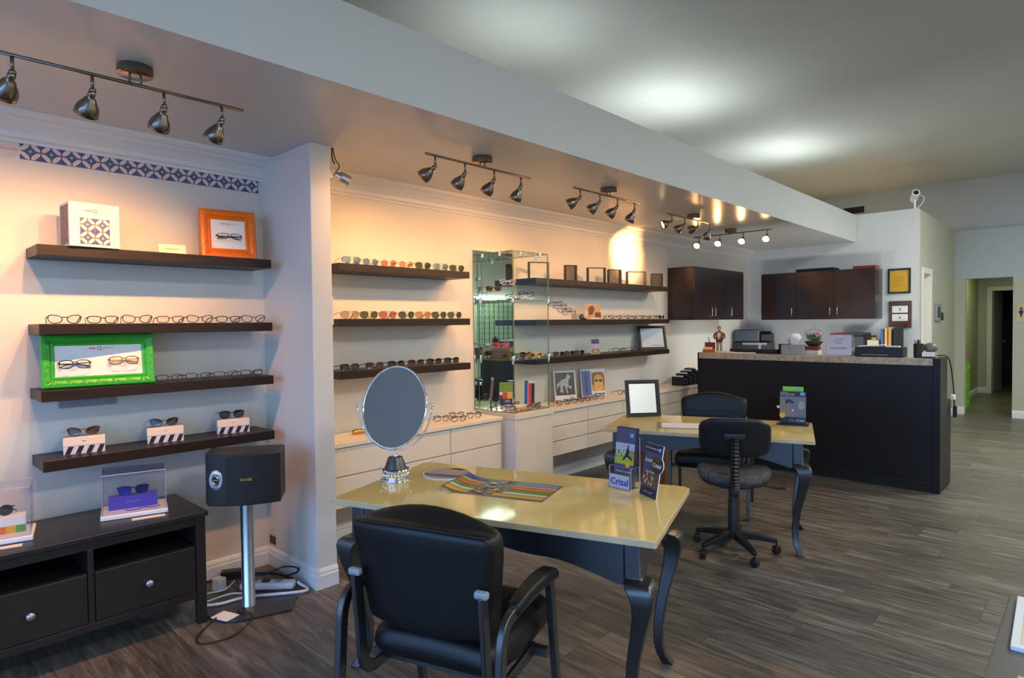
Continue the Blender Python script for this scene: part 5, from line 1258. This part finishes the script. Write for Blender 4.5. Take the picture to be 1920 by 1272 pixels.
# on the counter top
ZK = 1.1555
t = thing('card_holder', 'dark red wooden pen block with cream business cards on the counter', 'card holder', (-3.115, 6.46, ZK))
MB().box(-.055, .055, -.05, .03, 0, .035).build('tray', OXB, t, bevel=.003); MB().box(-.045, .055, -.02, .03, .0355, .11).build('block', DARKRED2, t, bevel=.003); MB().box(-.047, .047, -.046, -.024, .0355, .060).build('business_cards', OFFW, t)
MB().tube([(.0, .0, .1105), (-.012, .0, .17)], [.005, .003], 8).build('pen', BLKPL, t, smooth=True)
t = thing('figurine', 'small standing figurine in brown jacket and pale trousers on counter', 'figurine', (-3.0, 6.46, ZK), R(20))
MB().cushion((0, 0, .008), (.045, .035, .008), .006, 3).build('base', FIGSHIRT, t, smooth=True)
m = MB()
for s in (-1, 1): m.tube([(s*.018, 0, .016), (s*.019, .0, .06), (s*.016, 0, .135)], [.012, .013, .018], 10)
m.build('trousers', mat('figurine_khaki', lin(160, 150, 120), .5), t, smooth=True)
m = MB(); m.M = Matrix.Translation((0, 0, 0)) @ Matrix.Diagonal((1, .66, 1, 1)); m.lathe([(0, .118), (.036, .118), (.034, .15), (.038, .19), (.043, .212), (.030, .228), (.012, .234), (0, .236)], 16); m.build('jacket', FIGCOAT, t, smooth=True)
m = MB(); m.quad([(-.022, -.031, .145), (.014, -.031, .145), (.016, -.029, .215), (-.018, -.029, .215)]); m.build('shirt', FIGSHIRT, t)
m = MB()
for s in (-1, 1): m.tube(smoothpath([(s*.042, 0, .212), (s*.054, -.004, .175), (s*.036, -.03, .152), (s*.012, -.038, .165)], 4), .0105, 8)
m.build('sleeves', FIGCOAT, t, smooth=True)
m = MB(); m.tube([(0, 0, .232), (0, -.002, .25)], .010, 8); m.sphere((0, -.003, .262), .020, 12, 9, sc=(.85, .95, 1.2)); m.sphere((0, -.024, .260), .004, 6, 5); 
for s in (-1, 1): m.sphere((s*.012, -.038, .165), .009, 8, 6); m.sphere((s*.018, 0, .262), .005, 6, 5)
m.build('head', SKIN, t, smooth=True)
MB().sphere((0, .001, .270), .0195, 12, 8, sc=(.95, 1.05, 1)).build('hair', BROWNP, t, smooth=True)
t = thing('papers', 'white papers with a blue edge at the counter front', 'paper', (-2.75, 6.385, ZK), R(2)); MB().box(-.18, .18, -.05, .05, 0, .003).build('folder', NAVY, t); MB().box(-.175, .16, -.049, .045, .0032, .010).build('sheets', WHITE, t)
MB().tube([(-.17, -.02, .014), (-.05, .0, .014)], .004, 6).build('pen', YELLOW, t, smooth=True)
t = thing('keyboard_tray', 'long flat black tray behind the white papers on counter', 'tray', (-2.64, 6.515, ZK)); MB().cushion((0, 0, .022), (.245, .06, .022), .008, 3).build('body', BLKMATTE, t, smooth=True)
t = thing('speaker_box', 'small black box between the black tray and tissue box', 'box', (-2.345, 6.56, ZK)); MB().box(-.05, .05, -.035, .035, 0, .10).build('body', BLKMATTE, t, bevel=.004)
t = thing('tissue_box', 'grey patterned tissue box with a white tissue pulled up', 'tissue box', (-2.216, 6.44, ZK), R(8))
MB().box(-.105, .105, -.055, .055, 0, .098).build('carton', mat('tissue_grey', lin(158, 154, 148), .5, noise=.12, nscale=14), t, bevel=.003)
m = MB(); n = 14
ring = lambda r, z, ph: [(r*(1.0+.22*math.sin(3*a+ph))*math.cos(a), .6*r*(1+.2*math.cos(2*a+ph))*math.sin(a), z+.012*math.sin(4*a+ph)) for a in [2*PI*i/n for i in range(n)]]
rs = [ring(.022, .0985, 0), ring(.045, .125, .4), ring(.062, .160, .9), ring(.050, .190, 1.4), ring(.022, .205, 2)]
m.add([p for r in rs for p in r], [(k*n+j, k*n+(j+1) % n, (k+1)*n+(j+1) % n, (k+1)*n+j) for k in range(4) for j in range(n)]+[tuple(range(4*n, 5*n))]); m.build('tissue', WHITE, t, smooth=True)
# terrarium on two books
t = thing('book', 'cream book lying flat under the red one on counter', 'book', (-2.075, 6.545, ZK), R(3)); MB().box(-.075, .075, -.06, .06, 0, .045).build('cover', OFFW, t, bevel=.003)
t = thing('book', 'dark red book under the glass terrarium', 'book', (-2.075, 6.545, ZK+.0455), R(6)); MB().box(-.07, .07, -.06, .06, 0, .035).build('cover', DRED, t, bevel=.003)
t = thing('terrarium', 'round glass terrarium with green plants and a coral flower', 'plant', (-2.062, 6.56, ZK+.081))
m = MB(); m.lathe([(0, .001), (.045, .001), (.06, .012), (.088, .045), (.098, .085), (.090, .125), (.064, .158), (.040, .168)], 28); m.build('globe', GLOBEG, t, smooth=True)
m = MB(); m.lathe([(0, .003), (.043, .003), (.058, .014), (.084, .045), (.060, .052), (0, .055)], 24); m.build('soil', SOILM, t, smooth=True)
m = MB(); rnd = random.Random(2)
for k in range(70):
    a = rnd.uniform(0, 2*PI); r0 = rnd.uniform(.0, .06); r1 = min(.088, r0+rnd.uniform(.01, .04)); z1 = rnd.uniform(.08, .14); a2 = a+rnd.uniform(-.5, .5); w = .006
    p0 = Vector((r0*math.cos(a), r0*math.sin(a), .052)); p2 = Vector((r1*.92*math.cos(a2), r1*.92*math.sin(a2), z1)); pm = (p0+p2)/2+Vector((0, 0, .012)); sd = Vector((-math.sin(a), math.cos(a), 0))*w
    m.add([p0-sd*.5, p0+sd*.5, pm+sd, p2, pm-sd], [(0, 1, 2, 3, 4)])
o = m.build('leaves', LEAFM, t, fixn=False); o['kind'] = 'stuff'
m = MB()
for k in range(7): a = 2*PI*k/7; m.sphere((.05+.014*math.cos(a), -.045, .115+.014*math.sin(a)), .010, 8, 5, sc=(1, .5, 1))
m.build('flower', CORAL, t, smooth=True)
m = MB(); m.lathe([(.042, .169), (.044, .173), (.02, .184), (.008, .190), (.010, .200), (.016, .214), (.012, .228), (0, .234)], 18); m.build('lid', GLOBEG, t, smooth=True)
t = thing('sign_holder', 'clear acrylic sign holder with white printed paper on the counter', 'sign', (-1.777, 6.36, ZK+.0015)); t.rotation_euler = (-.05, 0, 0)
m = MB(); m.panebox(-.125, .125, -.004, -.001, 0, .205); m.panebox(-.125, .125, .003, .006, 0, .205); m.panebox(-.125, .125, .0065, .07, .0065, .0085); m.build('stand', [ACRYL, ACREDGE], t); MB().box(-.108, .108, 0, .001, .012, .198).build('sheet', WHITE, t)
m = MB()
for (a, b, z) in [(-.04, .04, .155), (-.05, .02, .135), (-.035, .03, .115), (-.08, .07, .075), (-.075, .065, .068)]: m.xz(a, b, z, z+.005, -.0003)
m.build('print', GREYP, t)
t = thing('note_stack', 'yellow and green note pads beside the black counter printer', 'paper', (-1.69, 6.56, ZK)); MB().box(-.035, .03, -.04, .04, 0, .03).build('green_pad', OLIVE, t, bevel=.002); MB().box(-.035, .03, -.04, .04, .0305, .07).build('cream_pad', mat('cream_pad', lin(214, 200, 140), .5), t, bevel=.002)
t = thing('counter_printer', 'low black printer on the counter with papers on top', 'printer', (-1.457, 6.49, ZK))
MB().box(-.193, .193, -.09, .09, 0, .09).build('body', BLKPL, t, bevel=.006); MB().box(-.14, .08, -.0935, -.0905, .016, .022).build('slot', GREYMET, t); MB().at((-.08, 0, .0905), (0, R(-4), R(6))).box(-.10, .12, -.07, .06, .006, .012).build('papers', WHITE, t); MB().box(.06, .16, -.08, .0, .0905, .100).build('papers', WHITE, t)
t = thing('pen_cup', 'dark pen cup full of black pens at the counter end', 'cup', (-1.152, 6.44, ZK)); m = MB(); m.lathe([(0, 0), (.038, 0), (.040, .125), (.036, .125), (.034, .01), (0, .01)], 20); m.build('cup', mat('cup_dark', lin(44, 34, 28), .5), t, auto=40)
rnd = random.Random(9)
for k in range(9):
    a = rnd.uniform(0, 2*PI); r = rnd.uniform(.005, .022); MB().tube([(r*.5*math.cos(a), r*.5*math.sin(a), .012), (r*1.4*math.cos(a), r*1.4*math.sin(a), rnd.uniform(.14, .168))], .004, 6).build('pen', BLKPL if k % 3 else DKGREY, t, smooth=True)
t = thing('card_stand', 'white business card stand at the right counter end', 'card holder', (-1.068, 6.368, ZK)); MB().box(-.05, .05, -.02, .02, 0, .010).build('base', BLKPL, t); MB().at((0, 0, .0105), (-.35, 0, 0)).box(-.046, .046, -.008, .008, .004, .046).build('business_cards', WHITE, t)
t = thing('glass_award', 'grey glass globe award behind the white business cards', 'award', (-1.077, 6.52, ZK)); m = MB(); m.sphere((0, 0, .088), .056, 20, 12, sc=(1, 1, .8)); m.build('globe', mat('smoky_glass', lin(120, 124, 112), .15, noise=.3, nscale=20), t, smooth=True); m = MB(); m.lathe([(0, 0), (.04, 0), (.035, .04), (0, .05)], 16); m.build('foot', DKGREY, t, auto=40)
t = thing('phone_cord', 'black cord with a white plug hanging down the counter right end', 'cable', (-.968, 6.52, 0)); MB().tube(smoothpath([(-.06, .0, 1.172), (.0, .03, 1.172), (.022, .10, 1.10), (.022, .26, .90), (.022, .31, .78), (.022, .33, .69)], 6), .005, 6).build('cord', BLKPL, t, smooth=True)
MB().box(.0105, .04, .20, .26, .772, .815).build('plug', WHITE, t, bevel=.004); MB().box(.0105, .04, .32, .36, .60, .70).build('handset', BLKPL, t, bevel=.004)
for x, w in ((-2.75, 'left'), (-1.85, 'right')):  # monitors added out of sight to go with the hidden fill lamps
    t = thing('hidden_monitor_prop', 'added unseen monitor prop by a fill lamp behind the counter, %s of two' % w, 'monitor', (x, 6.84, .7605), 0, 'added monitor props behind the counter')
    MB().box(-.11, .11, -.07, .07, 0, .012).build('base', BLKPL, t); MB().box(-.02, .02, -.02, .0, .0125, .12).build('stem', BLKPL, t); MB().box(-.27, .27, -.0, .035, .06, .37).build('screen', BLKPL, t, bevel=.004)
# back counter with the machines
t = thing('back_counter', 'dark low counter along the wall behind the reception counter', 'counter', (XW+.001, YB-.001, 0)); MB().box(0, 2.05, -.62, 0, .861, .90).build('worktop', GRAN, t, bevel=.003); MB().box(0, 2.05, -.60, 0, .001, .8605).build('carcass', COUNTERM, t)
t = thing('office_printer', 'large black printer with a grey stripe behind the counter', 'printer', (-3.55, 8.76, .9005), R(12))
MB().box(-.24, .24, -.2, .2, 0, .30).build('body', BLKPL, t, bevel=.012); MB().box(-.24, .10, -.18, .2, .3005, .475).build('scanner_lid', BLKLAC, t, bevel=.012); MB().box(.1005, .235, -.15, .18, .3005, .42).build('paper_feed', BLKPL, t, bevel=.02); MB().box(-.12, .20, -.204, -.2005, .262, .292).build('grey_stripe', GREYMET, t); MB().box(.09, .125, -.204, -.2005, .16, .2615).build('grey_panel', GREYMET, t); MB().at((.17, -.02, .425), (R(-12), 0, 0)).box(-.06, .06, -.1, .1, 0, .01).build('document_tray', DKGREY, t)
t = thing('office_printer', 'second black printer with a red lid behind the white sign', 'printer', (-2.32, 8.80, .9005)); MB().box(-.20, .20, -.18, .18, 0, .395).build('body', BLKPL, t, bevel=.01); MB().box(-.195, .02, -.17, .17, .3955, .425).build('red_lid', DRED, t, bevel=.006); MB().box(.0205, .195, -.17, .17, .3955, .43).build('lid', BLKPL, t, bevel=.006); MB().box(-.02, .06, -.184, -.1805, .31, .325).build('grey_stripe', GREYMET, t)
for i, (x, m_, h, w) in enumerate([(-1.935, BLUE, .48, 'blue folder leftmost among the folders behind the printer'), (-1.895, YELLOW, .49, 'yellow folder beside the blue one behind the counter printer'), (-1.855, TAN, .50, 'tan folder in the middle of the folders behind the counter'), (-1.80, BLKMATTE, .50, 'black binder right of the tan folder behind the counter')]):
    t = thing('folder', w, 'folder', (x, 8.80, .9005), 0, 'folders behind the counter'); MB().box(-.015, .015 if i < 3 else .045, -.12, .12, 0, h).build('cover', m_, t, bevel=.003)
t = thing('desk_organizer', 'white desk organizer with a yellow and violet block behind counter', 'organizer', (-2.035, 8.80, .9005)); MB().box(-.075, .06, -.1, .1, 0, .34).build('body', OFFW, t, bevel=.006); MB().box(-.04, .0, -.03, .03, .3405, .40).build('violet_block', NAVY, t); MB().box(-.03, .02, -.06, -.031, .3405, .37).build('yellow_block', YELLOW, t)

# ------------------------------------------------------------------ grey display table at the picture's lower right edge
t = thing('display_table', 'grey table top cut by the lower right picture edge', 'table', (-.168, 2.13, 0))
MB().box(0, .75, -1.30, 0, .715, .75).build('tabletop', mat('table_grey', lin(92, 88, 82), .35, noise=.05, nscale=4), t, bevel=.003)
for x in (.02, .68):
    for y in (-1.28, -.07): MB().box(x, x+.05, y, y+.05, .001, .7145).build('leg', BLKMET, t)
t = thing('sign_block', 'clear edged block with a cream print on the grey table', 'sign', (-.138, 1.77, .7505), R(2)); MB().box(0, .24, 0, .33, 0, .012).build('block', ACRW, t, bevel=.002); MB().box(.018, .222, .018, .312, .0123, .013).build('print', mat('cream_print', lin(226, 206, 160), .4), t)
t = thing('menu_card', 'yellow green card with cream middle nearer on the grey table', 'card', (-.130, 1.36, .7505), R(-3)); MB().box(0, .21, 0, .29, 0, .002).build('card', LIME, t); MB().box(.006, .204, .006, .284, .0022, .003).build('print', mat('cream_print', (0, 0, 0)), t)

# ------------------------------------------------------------------ lit eyewear rods across the shop, seen only in the wall mirror
t = thing('rod_display', 'pale green lit panel with eyewear rods, seen in the wall mirror', 'display', (XR-.0005, 10.3, 0), R(-90))
MB().box(-.9, .45, -.03, 0, .75, 2.05).build('panel', PALEG, t); MB().box(-.9, .45, -.10, -.0305, 2.06, 2.16).build('light_strip', STRIPL, t)
m = MB()
for x in [-.85+.16*i for i in range(8)]:
    MB().tube([(x, -.06, .78), (x, -.06, 2.03)], .008, 6).build('rod', DKGREY, t, smooth=True)
    for k in range(9): z = .86+.13*k; m.tube([(x, -.06, z), (x+.05, -.09, z+.02)], .004, 5); m.tube([(x-.02, -.09, z+.02), (x+.10, -.09, z-.01)], .005, 5)
o = m.build('hooked_frames', GUN, t); o['kind'] = 'stuff'
area('rod_display_lamp', (XR-.25, 10.05, 2.1), (0, R(30), 0), .1, 1.2, 10, (.85, 1.0, .78))
